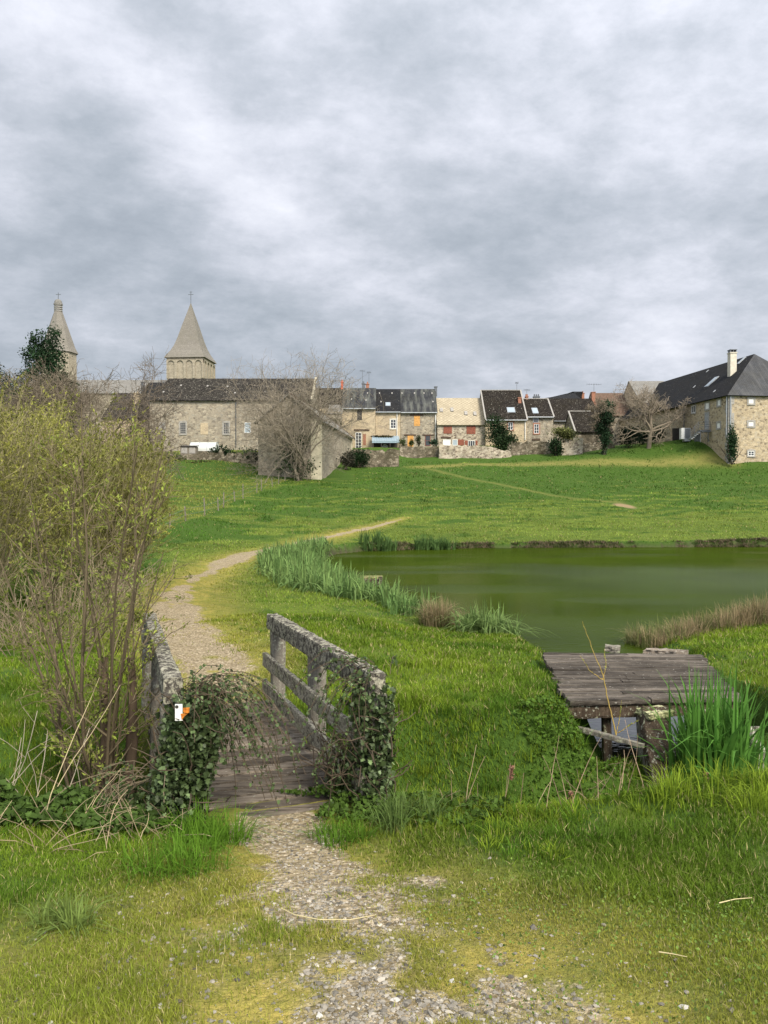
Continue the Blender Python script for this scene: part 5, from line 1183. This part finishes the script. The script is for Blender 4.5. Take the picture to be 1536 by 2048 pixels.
for k, (px, d, h, lb) in enumerate([(1318, 14.4, .44, 'brown rush tussock nearest the platform, leaning left over the water'), (1368, 14.9, .50, 'second rush tussock from the platform on the right shore'), (1425, 15.2, .54, 'third rush tussock from the platform, in the middle of the brown row'),
                                    (1480, 15.4, .54, 'fourth rush tussock from the platform, browner than its neighbours'), (1535, 15.6, .50, 'rightmost brown rush tussock of the row, at the photo edge'), ]):
    rush(lb, px, d, .48, .4, 30, h, G, .45)
def tussock(label, px, d, n, h, col, r=.1, rr2=.12, lean=.9, wd=.006, name='grass_tussock', k=40):
    cx = X(px, d, .6); a = rng.random(n)*6.283; r_ = np.sqrt(rng.random(n)); x = cx + rr2*r_*np.cos(a); y = d + rr2*r_*np.sin(a); z = H(x, y)
    V, F, Cc = tufts(x, y, z, k, h, r, wd, col, lean, 4, .2, None, .9)
    return tag(raw_mesh(name, V, F, M_GRASS, col={'Col': Cc}, origin=(float(x.mean()), float(y.mean()), float(z.mean()))), label, 'grass tussock')
tussock('blue green grass tussock at the foot of the right ivy post', 815, 4.85, 9, .24, np.array([.12,.18,.05]), .08, .16, .7)
tussock('broad leaved grass tussock with straw at the lower left', 140, 3.25, 6, .15, np.array([.15,.21,.05]), .05, .10, 1.2, .008, k=26)
tussock('bright green long grass tussock below the fallen plank', 1255, 5.75, 16, .33, np.array([.10,.23,.02]), .10, .30, 1.0)
tussock('dark grass tussock right of the near bridge end', 690, 4.7, 9, .14, DG*1.2, .08, .2, 1.0)
tussock('long dark grass tussock beside the left ivy post', 420, 4.75, 14, .24, DG*1.5, .1, .26, 1.0)
tussock('dark grass tussock left of the near path', 330, 4.2, 12, .18, DG*1.4, .1, .28, 1.0)
tussock('tall fresh grass tussock on the right bank by the dark water', 1440, 4.75, 18, .20, MG*1.05, .12, .40, .8)

# ------------------------------------------------------------------ ivy
IVC = np.array([.048, .072, .026])
def ivy_mass(name, label, pts, rad, n, size, strands, loc, tipdir, zr, cat='ivy', seed=1, twig=(.085,.065,.045), hang=.6):
    g = np.random.default_rng(seed); pts = np.array(pts, float)
    T = place(name, loc, label, cat)
    k = g.integers(0, len(pts)-1, n); e = g.random((n, 1)); C_ = pts[k]*(1-e) + pts[k+1]*e
    dirs = unit(g.normal(0, 1, (n, 3)) * np.array([1, 1, .6])); rr2 = np.interp(k + e[:, 0], range(len(pts)), rad)
    C_ = C_ + dirs * (rr2 * (.75 + .35*g.random(n)))[:, None]; C_ += .03*g.normal(0, 1, (n, 3))
    V, F, Cc = leaves(C_, size, IVC, .35, D=np.tile([0, 0, -1.], (n, 1)), up=.1, shape='ivy', g=g)
    pale = g.random(n) < .22; pc = np.repeat(pale, 8); Cc = np.where(pc[:, None], Cc * 2.3 + .03, Cc)
    raw_mesh('leaves', V, F, M_IVY, T, col={'Col': Cc})
    # core stems
    m_ = 70; kk = g.integers(0, len(pts)-1, m_); b_ = pts[kk] + g.normal(0, .06, (m_, 3)); Pl, Rl = stems(b_, np.tile([0, 0, 1.], (m_, 1)) + g.normal(0, .3, (m_, 3)), .45, 6, .35, .006, .003, 0, g)
    parts = [tubes(Pl, Rl, 4)]
    if strands:
        b_ = pts[-1] + g.normal(0, 1, (strands, 3)) * np.array([.08, .08, .03]) + np.array([0, 0, rad[-1]*.6])
        d = unit(np.array(tipdir) + g.normal(0, .35, (strands, 3)))
        Ls = .35 + hang * g.random(strands); Pl = np.zeros((strands, 9, 3)); Pl[:, 0] = b_; cur = d.copy()
        for q in range(1, 9): cur = unit(cur + np.array([0, 0, -.34]) + g.normal(0, .10, (strands, 3))); Pl[:, q] = Pl[:, q-1] + cur * (Ls/8)[:, None]
        Rl = np.full((strands, 9), .0028); parts.append(tubes(Pl, Rl, 3))
        c2, T2 = on(Pl, strands*26, .15, 1., g); V, F, Cc = leaves(c2 + g.normal(0, .008, c2.shape), size*.62, IVC*1.5, .4, D=T2, up=.1, shape='ivy', g=g)
        raw_mesh('strand_leaves', V, F, M_IVY, T, col={'Col': Cc})
    V, F = join(parts); raw_mesh('stems', V, F, M_BARKV, T, col={'Col': np.tile(twig, (len(V), 1))})
    return T
r0 = R0
ivy_mass('ivy', 'dark ivy wrapped round the right near post of the footbridge', [(-.02,5.30,.25),(-.05,5.33,.6),(-.06,5.35,1.0),(-.10,5.36,1.40)], [.095,.09,.095,.15], 3800, .034, 26, (-.05,5.35,.3), (-.5,-.3,.3), 0, seed=3, hang=.35)
ivy_mass('ivy', 'twiggy ivy spilling over the right edge of the deck', [(-.32,5.75,.60),(-.22,5.5,.70),(-.15,5.4,.95)], [.13,.12,.09], 1100, .028, 14, (-.2,5.5,.55), (-.6,.0,.2), 0, seed=4, hang=.2)
ivy_mass('ivy', 'big ivy mass covering the left near post and hanging over the deck', [(-1.40,5.0,.05),(-1.38,5.03,.4),(-1.34,5.06,.8),(-1.28,5.10,1.10),(-1.24,5.15,1.34)], [.16,.15,.16,.18,.16], 7600, .034, 62, (-1.4,5.0,.3), (1.0,-.15,.5), 0, seed=5, hang=.75)
ivy_mass('ivy', 'brown leaved ivy and dead stems on the outer side of the left post', [(-1.72,5.1,-.1),(-1.66,5.15,.4),(-1.60,5.2,.75)], [.16,.13,.10], 900, .034, 22, (-1.65,5.1,.1), (-.5,-.2,.5), 0, seed=6, twig=(.20,.16,.11))

# ------------------------------------------------------------------ shrubs and trees
def shrub(label, x, y, hgt, spread, seed, tl=(1., 1.), n0=46, n1=420, n2=1500, nl=8500, lc=(.235,.255,.062), ls=.050, bark=(.16,.125,.075), name='willow_shrub', cat='shrub', group=None, base_r=.35, r0=.014, lt=(.35,1.), up=.05, leafz=None):
    g = np.random.default_rng(seed); z0 = gh(x, y); T = place(name, (x, y, z0), label, cat, group)
    a = g.random(n0)*6.283; rr2 = base_r*np.sqrt(g.random(n0)); b_ = np.stack([x + rr2*np.cos(a), y + rr2*np.sin(a), np.full(n0, z0-.05)], 1)
    sp_ = spread * np.sqrt(g.random(n0)); d = np.stack([np.cos(a)*sp_, np.sin(a)*sp_, np.ones(n0)], 1)
    P0, Q0 = stems(b_, d, hgt*(.75 + .35*g.random(n0))*np.sqrt(1+sp_**2)*.92, 8, .07, r0*(.6+.8*g.random(n0)), .004, .03, g)
    P1, Q1 = sprout(P0, Q0, n1, .12, .95, .45, (.5*tl[0], 1.3*tl[0]), 5, .12, .55, .4, up, g=g)
    P2, Q2 = sprout(P1, Q1, n2, .15, 1., .45, (.2*tl[1], .55*tl[1]), 4, .15, .6, .5, up, g=g)
    Q1 = np.maximum(Q1, .0035); Q2 = np.maximum(Q2, .0026)
    def cl(Pp, Q, s, c): V, F = tubes(Pp, Q, s); return V, F, np.tile(np.array(c), (len(V), 1))*(.7+.6*g.random((len(V), 1)))
    V, F, Cc = catmesh([cl(P0, Q0, 5, np.array(bark)*.9)]); raw_mesh('stems', V, F, M_BARKV, T, col={'Col': Cc}, smooth=True)
    V, F, Cc = catmesh([cl(P1, Q1, 3, bark), cl(P2, Q2, 3, np.array(bark)*1.3)]); raw_mesh('twigs', V, F, M_BARKV, T, col={'Col': Cc})
    c1, t1_ = on(P2, nl, lt[0], 1., g)
    if leafz is not None: k = g.random(nl) < np.clip((c1[:, 2] - z0 - leafz[0]) / leafz[1], .12, 1); c1, t1_ = c1[k], t1_[k]
    lcv = np.array(lc) * (.8 + .45*vn(c1[:, 0]+c1[:, 1], c1[:, 2], .5, seed % 9)[:, None])
    V, F, Cc = leaves(c1 + g.normal(0, .012, c1.shape), ls, lcv, .25, .42, D=t1_ + np.array([0, 0, .5]), g=g)
    raw_mesh('leaves', V, F, M_LEAF, T, col={'Col': Cc}); return T
G = 'willow thicket along the left side of the path'
for k, (x, y, h, sp_, lb) in enumerate([(-6.5, 11.9, 3.5, .42, 'nearest willow shrub of the thicket, at the left photo edge'), (-6.0, 14.1, 3.7, .36, 'second willow shrub of the thicket, brownish stems below, yellow green leaves above'),
        (-5.9, 16.2, 3.6, .30, 'third willow shrub of the thicket, behind the tall thin foreground shrub'), (-6.3, 18.4, 3.4, .30, 'fourth willow shrub of the thicket, facing the mossy path bend'),
        (-6.9, 20.6, 3.3, .28, 'fifth willow shrub of the thicket, below the plastered house'), (-7.7, 23.2, 3.1, .30, 'farthest willow shrub of the thicket, next to the bright pasture'),
        (-8.6, 13.6, 4.1, .40, 'tall willow shrub in the back row at the left edge'), (-8.8, 17.4, 4.2, .40, 'tall willow shrub in the middle of the back row'), (-9.2, 21.4, 4.2, .38, 'willow shrub at the far end of the back row'), (-11.5, 24.5, 4.6, .4, 'willow shrub behind all others under the conifer')]):
    shrub(lb, x, y, h, sp_, 100+k, group=G, n0=34, n1=380, nl=19000 if k < 6 else 14000, n2=1700, ls=.038 + .0008*y, lc=(.25,.265,.06) if k % 2 else (.30,.30,.07), leafz=(.1, 1.2), bark=(.20,.175,.095))
shrub('tall thin many stemmed shrub with sparse new leaves left of the footbridge', -2.32, 6.40, 3.9, .22, 77, n0=14, n1=150, n2=800, nl=6000, ls=.034, lc=(.23,.27,.055), bark=(.125,.100,.062), name='elder_shrub', tl=(.5, .6), base_r=.13, r0=.017, lt=(.4,1.), leafz=None)
shrub('low bare arching shrub with pale twigs beside the ditch', -2.75, 5.9, 0.8, 1.2, 78, n0=7, n1=34, n2=80, nl=160, ls=.03, lc=(.2,.26,.06), bark=(.30,.26,.20), name='bare_shrub', base_r=.2, r0=.009, up=-.05)
shrub('small leafing shrub in front of the willow thicket', -4.6, 10.6, 1.0, .9, 79, n0=22, n1=130, n2=400, nl=1500, ls=.035, lc=(.16,.22,.05), bark=(.2,.16,.11), name='low_shrub', base_r=.5, r0=.007)
# the thick twin trunk rising from the ditch
T = place('ditch_tree_stump', (-2.2, 6.3, 0), 'dark ridged twin trunk standing in the ditch behind the thin shrub', 'trunk')
for dx, tl in ((-.03, -.04), (.08, .05)):
    Pl, Rl = stems(np.array([[-2.2+dx, 6.35, -.35]]), np.array([[tl, 0, 1.]]), 1.75, 9, .03, .065, .03); V, F = tubes(Pl, Rl*(1+.1*rng.normal(size=Rl.shape)), 9)
    raw_mesh('trunk', V, F, M_BARKV, T, col={'Col': np.tile([.085,.062,.042], (len(V), 1))*(.7+.6*rng.random((len(V), 1)))}, smooth=True)

def ground_cover(name, label, cx, cy, rx, ry, n, size, col, hgt, kind='stuff', var=.3):
    a = rng.random(n)*6.283; r_ = rng.random(n)**.62*(1 + .18*np.sin(3*a + cx) + .12*np.sin(7*a)); x = cx + rx*r_*np.cos(a); y = cy + ry*r_*np.sin(a); z = H(x, y)
    top = hgt*(.35 + .65*ss(-.6, .6, vn(x, y, .28, 61)))*(1 - .5*r_); C_ = np.stack([x, y, z + .02 + top*rng.random(n)**.5], 1)
    V, F, Cc = leaves(C_, size, col, var, .75, up=1.1)
    return tag(raw_mesh(name, V, F, M_LEAF, col={'Col': Cc}), label, 'ground cover', kind=kind)
ground_cover('brambles', 'dark green nettles and brambles filling the ditch at the left', -2.7, 5.45, 1.25, .9, 13000, .050, np.array([.060,.105,.022]), .34)
ground_cover('brambles', 'leafy dark brambles on the ditch bank right of the footbridge', .45, 5.55, 1.15, .7, 7500, .038, np.array([.065,.115,.020]), .13)
ground_cover('brambles', 'brambles and nettles around the iris at the right edge', 3.3, 6.1, .95, .55, 4200, .045, np.array([.055,.12,.022]), .28)
ground_cover('bank_weeds', 'low weeds on the bank beside the plank platform', 1.75, 7.2, .55, .6, 2400, .035, np.array([.075,.14,.02]), .12)
ground_cover('clover', 'clover and plantain patches in the near turf', 1.2, 3.1, 1.1, .8, 2200, .012, np.array([.13,.20,.04]), .02)
# straw and dead stalks
def stalks(name, label, cx, cy, rx, ry, n, L, col, jit=.12, tilt=.5, r=.003, kind='stuff', cat='dead stalks', z_=None):
    a = rng.random(n)*6.283; r_ = np.sqrt(rng.random(n)); x = cx + rx*r_*np.cos(a); y = cy + ry*r_*np.sin(a); z = H(x, y) if z_ is None else np.full(n, z_)
    Pl, Rl = stems(np.stack([x, y, z], 1), np.stack([rng.normal(0, tilt, n), rng.normal(0, tilt, n), np.ones(n)], 1), L*(.4+.8*rng.random(n)), 6, jit, r, r*.4, -.06)
    V, F = tubes(Pl, Rl, 3); return tag(raw_mesh(name, V, F, M_BARKV, col={'Col': np.repeat(np.array(col)*(.6+.7*rng.random((n, 1))), 18, 0)}), label, cat, kind=kind)
stalks('dead_stalks', 'tan dead stems and straw at the edge of the left ditch', -2.35, 4.75, 1.1, .5, 170, .36, (.34,.27,.17), .16, .8)
stalks('dead_stalks', 'long pale canes standing in the left ditch', -2.2, 5.3, .9, .5, 6, .80, (.40,.33,.20), .06, .35, .004)
stalks('dead_stalks', 'tangle of brown stems on the bank under the platform', 2.25, 6.95, .45, .35, 170, .30, (.26,.20,.13), .25, .9, .003)
stalks('dead_stalks', 'thin dry stems in the brambles right of the bridge', 1.1, 5.3, .9, .5, 60, .42, (.30,.22,.15), .08, .3, .003)
stalks('dead_stalks', 'brown twiggy litter below the willow thicket', -5.6, 11.9, .9, 1.6, 300, .45, (.22,.17,.11), .2, 1.0, .005)
for k, (px, py, d, lb) in enumerate([(1022,1545,5.6,'reddish dry dock seed head highest on the bank, right of the bridge'),(1004,1612,5.1,'dry dock seed head low among the brambles'),(1142,1600,5.0,'thick brown dock seed head at the centre of the near bank'),(1412,1560,5.2,'dry seed head standing before the dark water')]):
    x, y, z = P(px, py, d); z0 = gh(x, y); T = place('dried_dock', (x, y, z0), lb, 'dry plant')
    Pl, Rl = stems(np.array([[x, y, z0]]), np.array([[.02, 0, 1.]]), max(z - z0, .1) + .02, 6, .03, .004, .002); V, F = tubes(Pl, Rl, 4)
    raw_mesh('stalk', V, F, M_BARKV, T, col={'Col': np.tile([.28,.20,.13], (len(V), 1))})
    C_ = np.stack([x + rng.normal(0, .007, 160), y + rng.normal(0, .007, 160), z - .05 + .10*rng.random(160)], 1); V, F, Cc = leaves(C_, .016, np.array([.24,.13,.09]), .3, .8); raw_mesh('seed_head', V, F, M_LEAF, T, col={'Col': Cc})
# single pale stems lying on the turf
for k, (pp, lb) in enumerate([([(562,1822),(590,1836),(640,1846),(700,1846),(752,1836)], 'long curved pale stem lying across the near path'), ([(1318,1912),(1345,1916),(1374,1922)], 'short straw stem lying on the near right turf'), ([(1438,1812),(1470,1804),(1504,1801)], 'straw stem lying on the far right turf')]):
    q = []
    for (px, py) in pp:
        d = 3.0
        for _ in range(12): xx = X(px, d, .9); zz2 = gh(xx, d) + .03; d += (d * ((zz2 - ZC)) / ((1000 - py) / F_PX * d) - d) * .5 if False else 0; d = .5*d + .5*(ZC - zz2) / ((py - 1000) / F_PX)
        q.append((X(px, d, zz2), d, zz2))
    Pl, Rl = np.array(q)[None], np.linspace(.003, .0015, len(q))[None]; V, F = tubes(Pl, Rl, 4)
    tag(raw_mesh('straw_stem', V, F, M_BARKV, col={'Col': np.tile([.50,.43,.24], (len(V), 1))}, origin=q[0]), lb, 'straw')
# yellow-stemmed willow sapling before the platform
T = place('willow_sapling', P(1232, 1475, 7.4), 'thin yellow stemmed sapling rising in front of the plank platform', 'sapling')
def wire(pts, r): 
    pts = np.array(pts, float); t = np.linspace(0, len(pts)-1, 22); Pl = np.stack([np.interp(t, range(len(pts)), pts[:, i]) for i in range(3)], -1)[None] + rng.normal(0, .003, (1, 22, 3)); return Pl, np.linspace(r, r*.3, 22)[None]
br = [[P(1232,1470,7.4),P(1218,1410,7.4),P(1206,1350,7.4),P(1180,1285,7.35),P(1164,1243,7.3)], [P(1206,1360,7.4),P(1212,1330,7.4),P(1208,1298,7.45)], [P(1206,1360,7.4),P(1180,1342,7.3),P(1160,1310,7.3)], [P(1232,1470,7.4),P(1240,1430,7.4),P(1243,1400,7.3)], [P(1236,1466,7.4),P(1262,1448,7.35),P(1278,1440,7.3)]]
ws = [wire(b_, .0075 if i == 0 else .0045) for i, b_ in enumerate(br)]; V, F = join([tubes(a, b_, 5) for a, b_ in ws]); raw_mesh('stems', V, F, M_BARKV, T, col={'Col': np.tile([.36,.26,.08], (len(V), 1))})
c1 = np.concatenate([on(a, 16, .3, 1.)[0] for a, _ in ws]); V, F, Cc = leaves(c1, .022, np.array([.25,.30,.07]), .2); raw_mesh('leaves', V, F, M_LEAF, T, col={'Col': Cc})

# ------------------------------------------------------------------ far trees
def bare_tree(name, label, px, d, hgt, levels, seed, trunk_r, th_, spread=(.45,.5,.5,.55), col=(.17,.145,.115), lean=0., jit=.12, trunk_len=None, tw=.011, droop=0., ivy=None, cat='tree', z0=None, multi=1, up=.03, base_py=None):
    g = np.random.default_rng(seed); x = X(px, d, 8.); z0 = gh(x, d) if z0 is None else z0; T = place(name, (x, d, z0), label, cat)
    tl = trunk_len or hgt*.35
    b_ = np.array([[x + .25*g.normal()*(multi > 1), d + .25*g.normal()*(multi > 1), z0-.3] for _ in range(multi)]); dd_ = np.array([[lean + (g.normal()*.35 if multi > 1 else 0), (g.normal()*.3 if multi > 1 else 0), 1.] for _ in range(multi)])
    P0, Q0 = stems(b_, dd_, tl+.3, 6, .06, trunk_r, trunk_r*.75, 0, g)
    V, F = tubes(P0, Q0, 8); raw_mesh('trunk', V, F, M_BARKV, T, col={'Col': np.tile(np.array(col)*.85, (len(V), 1))*(.8+.4*g.random((len(V), 1)))}, smooth=True)
    parts = []; Pp, Q = P0, Q0; L = hgt - tl
    for i, n in enumerate(levels):
        Lr = (L*th_[i][0], L*th_[i][1])
        Pp, Q = sprout(Pp, Q, n, .72 if i == 0 else .25, 1., spread[min(i, 3)], Lr, 7 if i < 2 else 5, jit*(1+.3*i), .62, .35, up - droop*i*.03, g=g)
        Q = np.maximum(Q, tw*(1 if i >= len(levels)-1 else 1.3)); V, F = tubes(Pp, Q, 5 if i < 2 else 3); parts.append((V, F, np.tile(np.array(col)*(1+.12*i), (len(V), 1))*(.75+.5*g.random((len(V), 1)))))
    V, F, Cc = catmesh(parts); raw_mesh('crown', V, F, M_BARKV, T, col={'Col': Cc})
    return T, (x, d, z0), Pp
def foliage(T, C_, n, sigma, size, col, name='foliage', var=.35, up=.4, aspect=.7):
    C_ = np.array(C_, float); k = rng.integers(0, len(C_), n); p = C_[k] + rng.normal(0, 1, (n, 3)) * np.asarray(sigma)
    tint = (1 + .3*np.sin(k * 12.9898 + 1.3))[:, None]
    V, F, Cc = leaves(p, size, np.array(col)*tint, var, aspect, up=up); return raw_mesh(name, V, F, M_LEAF, T, col={'Col': Cc})
bare_tree('bare_fruit_tree', 'bare spreading fruit tree with forked trunk on the mound', 1297, 107, 11.8, (9, 60, 380, 1400), 11, .34, ((.55,.85),(.28,.5),(.14,.26),(.07,.14)), (.62,.6,.65,.7), (.18,.15,.115), .02, .17, 3.2, .016, 0.)
T, b_, _ = bare_tree('ivy_clad_tree', 'small bare topped tree with its trunk wrapped in dark ivy', 1208, 106, 9.4, (9, 60, 360, 1300), 12, .26, ((.5,.85),(.3,.55),(.16,.28),(.08,.15)), (.65,.6,.65,.7), (.14,.115,.085), -.01, .18, 5.6, .016)
foliage(T, [(b_[0]+rng.normal(0,.3), b_[1]-.1+rng.normal(0,.3), b_[2]+.2+z_) for z_ in np.linspace(1.6, 6.6, 16)], 3000, (.38,.38,.35), .26, (.022,.045,.022), 'ivy')
foliage(T, [(b_[0], b_[1]-.1, b_[2]+z_) for z_ in np.linspace(0, 2.0, 6)], 500, (.18,.18,.25), .22, (.024,.045,.022), 'ivy')
T, b_, tw_ = bare_tree('bare_walnut_tree', 'wide bare many limbed tree in front of the long barn and gabled shed', 590, 85.5, 15.6, (20, 160, 900, 3400), 13, .20, ((.55,1.0),(.30,.55),(.16,.30),(.08,.16)), (.50,.55,.6,.65), (.175,.15,.115), 0., .14, 2.0, .010, .35, multi=4, up=.045)
foliage(T, [(b_[0]+rng.normal(0,1.1), b_[1]+rng.normal(0,.6), b_[2]+rng.uniform(.3,4.5)) for _ in range(14)], 1500, (.4,.4,.5), .2, (.03,.05,.02), 'ivy')
bare_tree('bare_tree', 'round bare brown tree in front of the conifer', 100, 78, 15.5, (14, 110, 800, 3600), 14, .26, ((.5,.9),(.3,.5),(.16,.28),(.08,.15)), (.55,.55,.6,.65), (.115,.095,.07), 0., .14, 3.0, .014)
bare_tree('bare_tree', 'bare tree with long drooping limb before the plastered house', 190, 66, 13.0, (12, 90, 620, 2600), 15, .22, ((.55,1.0),(.3,.55),(.16,.28),(.08,.15)), (.6,.6,.6,.65), (.105,.085,.065), .05, .15, 2.2, .012, .2)
bare_tree('bare_tree', 'small brown bare bush below the drooping tree', 268, 70, 6.0, (10, 70, 380), 16, .09, ((.5,.9),(.3,.5),(.2,.35)), (.6,.6,.6), (.13,.10,.08), 0., .16, .5, .012, multi=3)
def conifer(label, px, d, ytop, wpx, seed, base_py=830, n=16, dens=5200, lean=0., tops=((0, 0),)):
    g = np.random.default_rng(seed); x = X(px, d, 15.); zt_ = Z(ytop, d); z0 = Z(base_py, d) - 6; T = place('conifer', (x, d, z0), label, 'tree')
    MB().tube((x, d, z0), (x, d, zt_-.5), .45, 8, .06).build('trunk', M_DARK, T)
    w2 = wpx/2/F_PX*d; C_ = []
    for (ox, oz) in tops:
        for k in range(n):
            zz2 = zt_ - oz - (k+.4)/n*(zt_ - z0 - oz)*.8; rad = w2*min(1, .14 + .95*((k+.5)/n)**.8)
            m_ = 4 + k
            for j in range(m_): a = g.random()*6.283; q = rad*math.sqrt(g.random())*(.8+.5*g.random()); C_.append((x+ox+q*math.cos(a), d+q*math.sin(a), zz2 + g.normal()*.3 - q*.12))
    C_ = np.array(C_); foliage(T, C_, dens, (.34,.34,.42), .34, (.022,.046,.020), 'crown', .4, .1, .5); return T
conifer('dark conifer with two tops standing in front of the round capped spire', 106, 100, 664, 118, 21, tops=((0, 0), (-1.9, .4)), n=15, dens=19000)
conifer('dark conifer tip at the extreme left edge', -6, 100, 742, 60, 22, dens=6000)
conifer('smaller dark conifer between the left edge and the bare tree', 17, 110, 752, 26, 23, dens=3500)
def bush(name, label, px, py, d, rx, rz, n, col, size=.24, cat='ivy', ry=None, k=14, group=None):
    x, y, z = P(px, py, d); T = place(name, (x, y, z - rz), label, cat, group); ry = ry or rx*.6
    C_ = [(x + rx*.75*v[0]*q, y + ry*.75*v[1]*q, z + rz*.75*v[2]*q) for v, q in zip(unit(rng.normal(0, 1, (k, 3))), rng.random(k)**.4)]
    foliage(T, C_, n, (rx*.28, ry*.28, rz*.28), size, col); Pl, Rl = stems(np.tile([[x, y, z-rz-.3]], (5, 1)), rng.normal(0, .4, (5, 3)) + [0, 0, 1], rz*1.3, 5, .15, .05, .02); V, F = tubes(Pl, Rl, 4); raw_mesh('stems', V, F, M_BARKV, T, col={'Col': np.tile([.08,.06,.045], (len(V), 1))}); return T
IVD = (.020,.040,.016)
bush('ivy_bush', 'big dark ivy bush hanging against the black speckled roof house', 992, 862, 117, 1.9, 2.1, 3200, IVD, k=22)
bush('ivy_bush', 'dark ivy spreading down over the rubble wall', 1016, 885, 111.5, 2.0, 1.5, 2400, (.026,.046,.018), k=20)
bush('ivy_bush', 'ivy mound with yellow green top on the ruined wall', 1128, 868, 109, 1.9, .9, 1700, (.12,.13,.045), k=14)
bush('ivy_bush', 'dark ivy hanging from the ruined wall left of the pale rubble', 1112, 893, 108.6, 1.1, 1.6, 1500, IVD, k=14)
bush('shrub', 'dark round evergreen shrub left of the fruit tree trunk', 1258, 874, 109.5, 1.7, 1.35, 2000, (.016,.030,.018), cat='shrub'); bush('shrub', 'dark evergreen shrub directly behind the fruit tree trunk', 1285, 872, 111, 1.5, 1.2, 1500, (.018,.034,.018), cat='shrub')
bush('shrub', 'rounded dark shrub right of the fruit tree trunk', 1312, 868, 110, 1.0, 1.1, 1300, (.018,.036,.018), cat='shrub')
bush('ivy_column', 'tall narrow ivy growing up the corner of the hipped building', 1464, 888, 96.8, .68, 2.3, 2600, (.028,.060,.026), .2, k=26)
bush('ivy_bush', 'dark ivy on the left half of the tall mossy garden wall', 718, 916, 98.6, 1.4, 1.1, 1500, IVD, k=14, ry=.4)
bush('shrub', 'bare brown shrub at the right corner of the gabled shed', 692, 918, 96.5, .9, 1.1, 900, (.05,.05,.035), cat='shrub')
bush('ivy_bush', 'moss and ivy on the blue porch roof', 766, 874, 122.2, 1.7, .25, 500, (.055,.05,.02), k=8, ry=.4)
for k, (px, py, rx, rz, c, lb) in enumerate([(806,884,.6,.8,(.05,.07,.025),'leafy garden plant left of the orange ground floor board'), (822,886,.4,.5,(.06,.08,.03),'small garden plant below the orange ground floor board'), (838,880,.5,.7,(.05,.06,.03),'garden shrub between the orange board and the red door'), (868,886,.7,.5,(.025,.05,.025),'dark garden bush at the foot of the white drainpipe')]):
    bush('garden_plant', lb, px, py, 113, rx, rz, 340, c, .2, 'plant', k=6)
for k, (px, py, d, rx, rz, c, lb) in enumerate([(448,905,95,2.2,.9,IVD,'dark ivy bush right of the polytunnel'), (500,912,93.5,2.4,1.1,(.03,.05,.022),'ivy covered mound on the retaining wall behind the board gate'), (330,921,94,2.6,.9,(.05,.07,.02),'mossy bramble heap on the left end of the retaining wall'),
        (400,930,93,2.0,.7,(.06,.065,.025),'brown and green weeds below the wooden hutch'), (298,935,92,1.2,.7,(.035,.045,.02),'dark weeds where the retaining wall meets the hedge'), (560,922,92,2.0,1.2,(.035,.05,.02),'dark undergrowth at the foot of the bare walnut tree'), (610,930,89.5,1.4,1.2,(.045,.055,.025),'shaded undergrowth left of the gabled shed corner')]):
    bush('undergrowth', lb, px, py, d, rx, rz, 1500, c, .24, 'undergrowth', k=14)
# garden terrace soil behind the walls is part of the ground sheet

for o in bpy.data.objects:
    if '_o' in o: del o['_o']
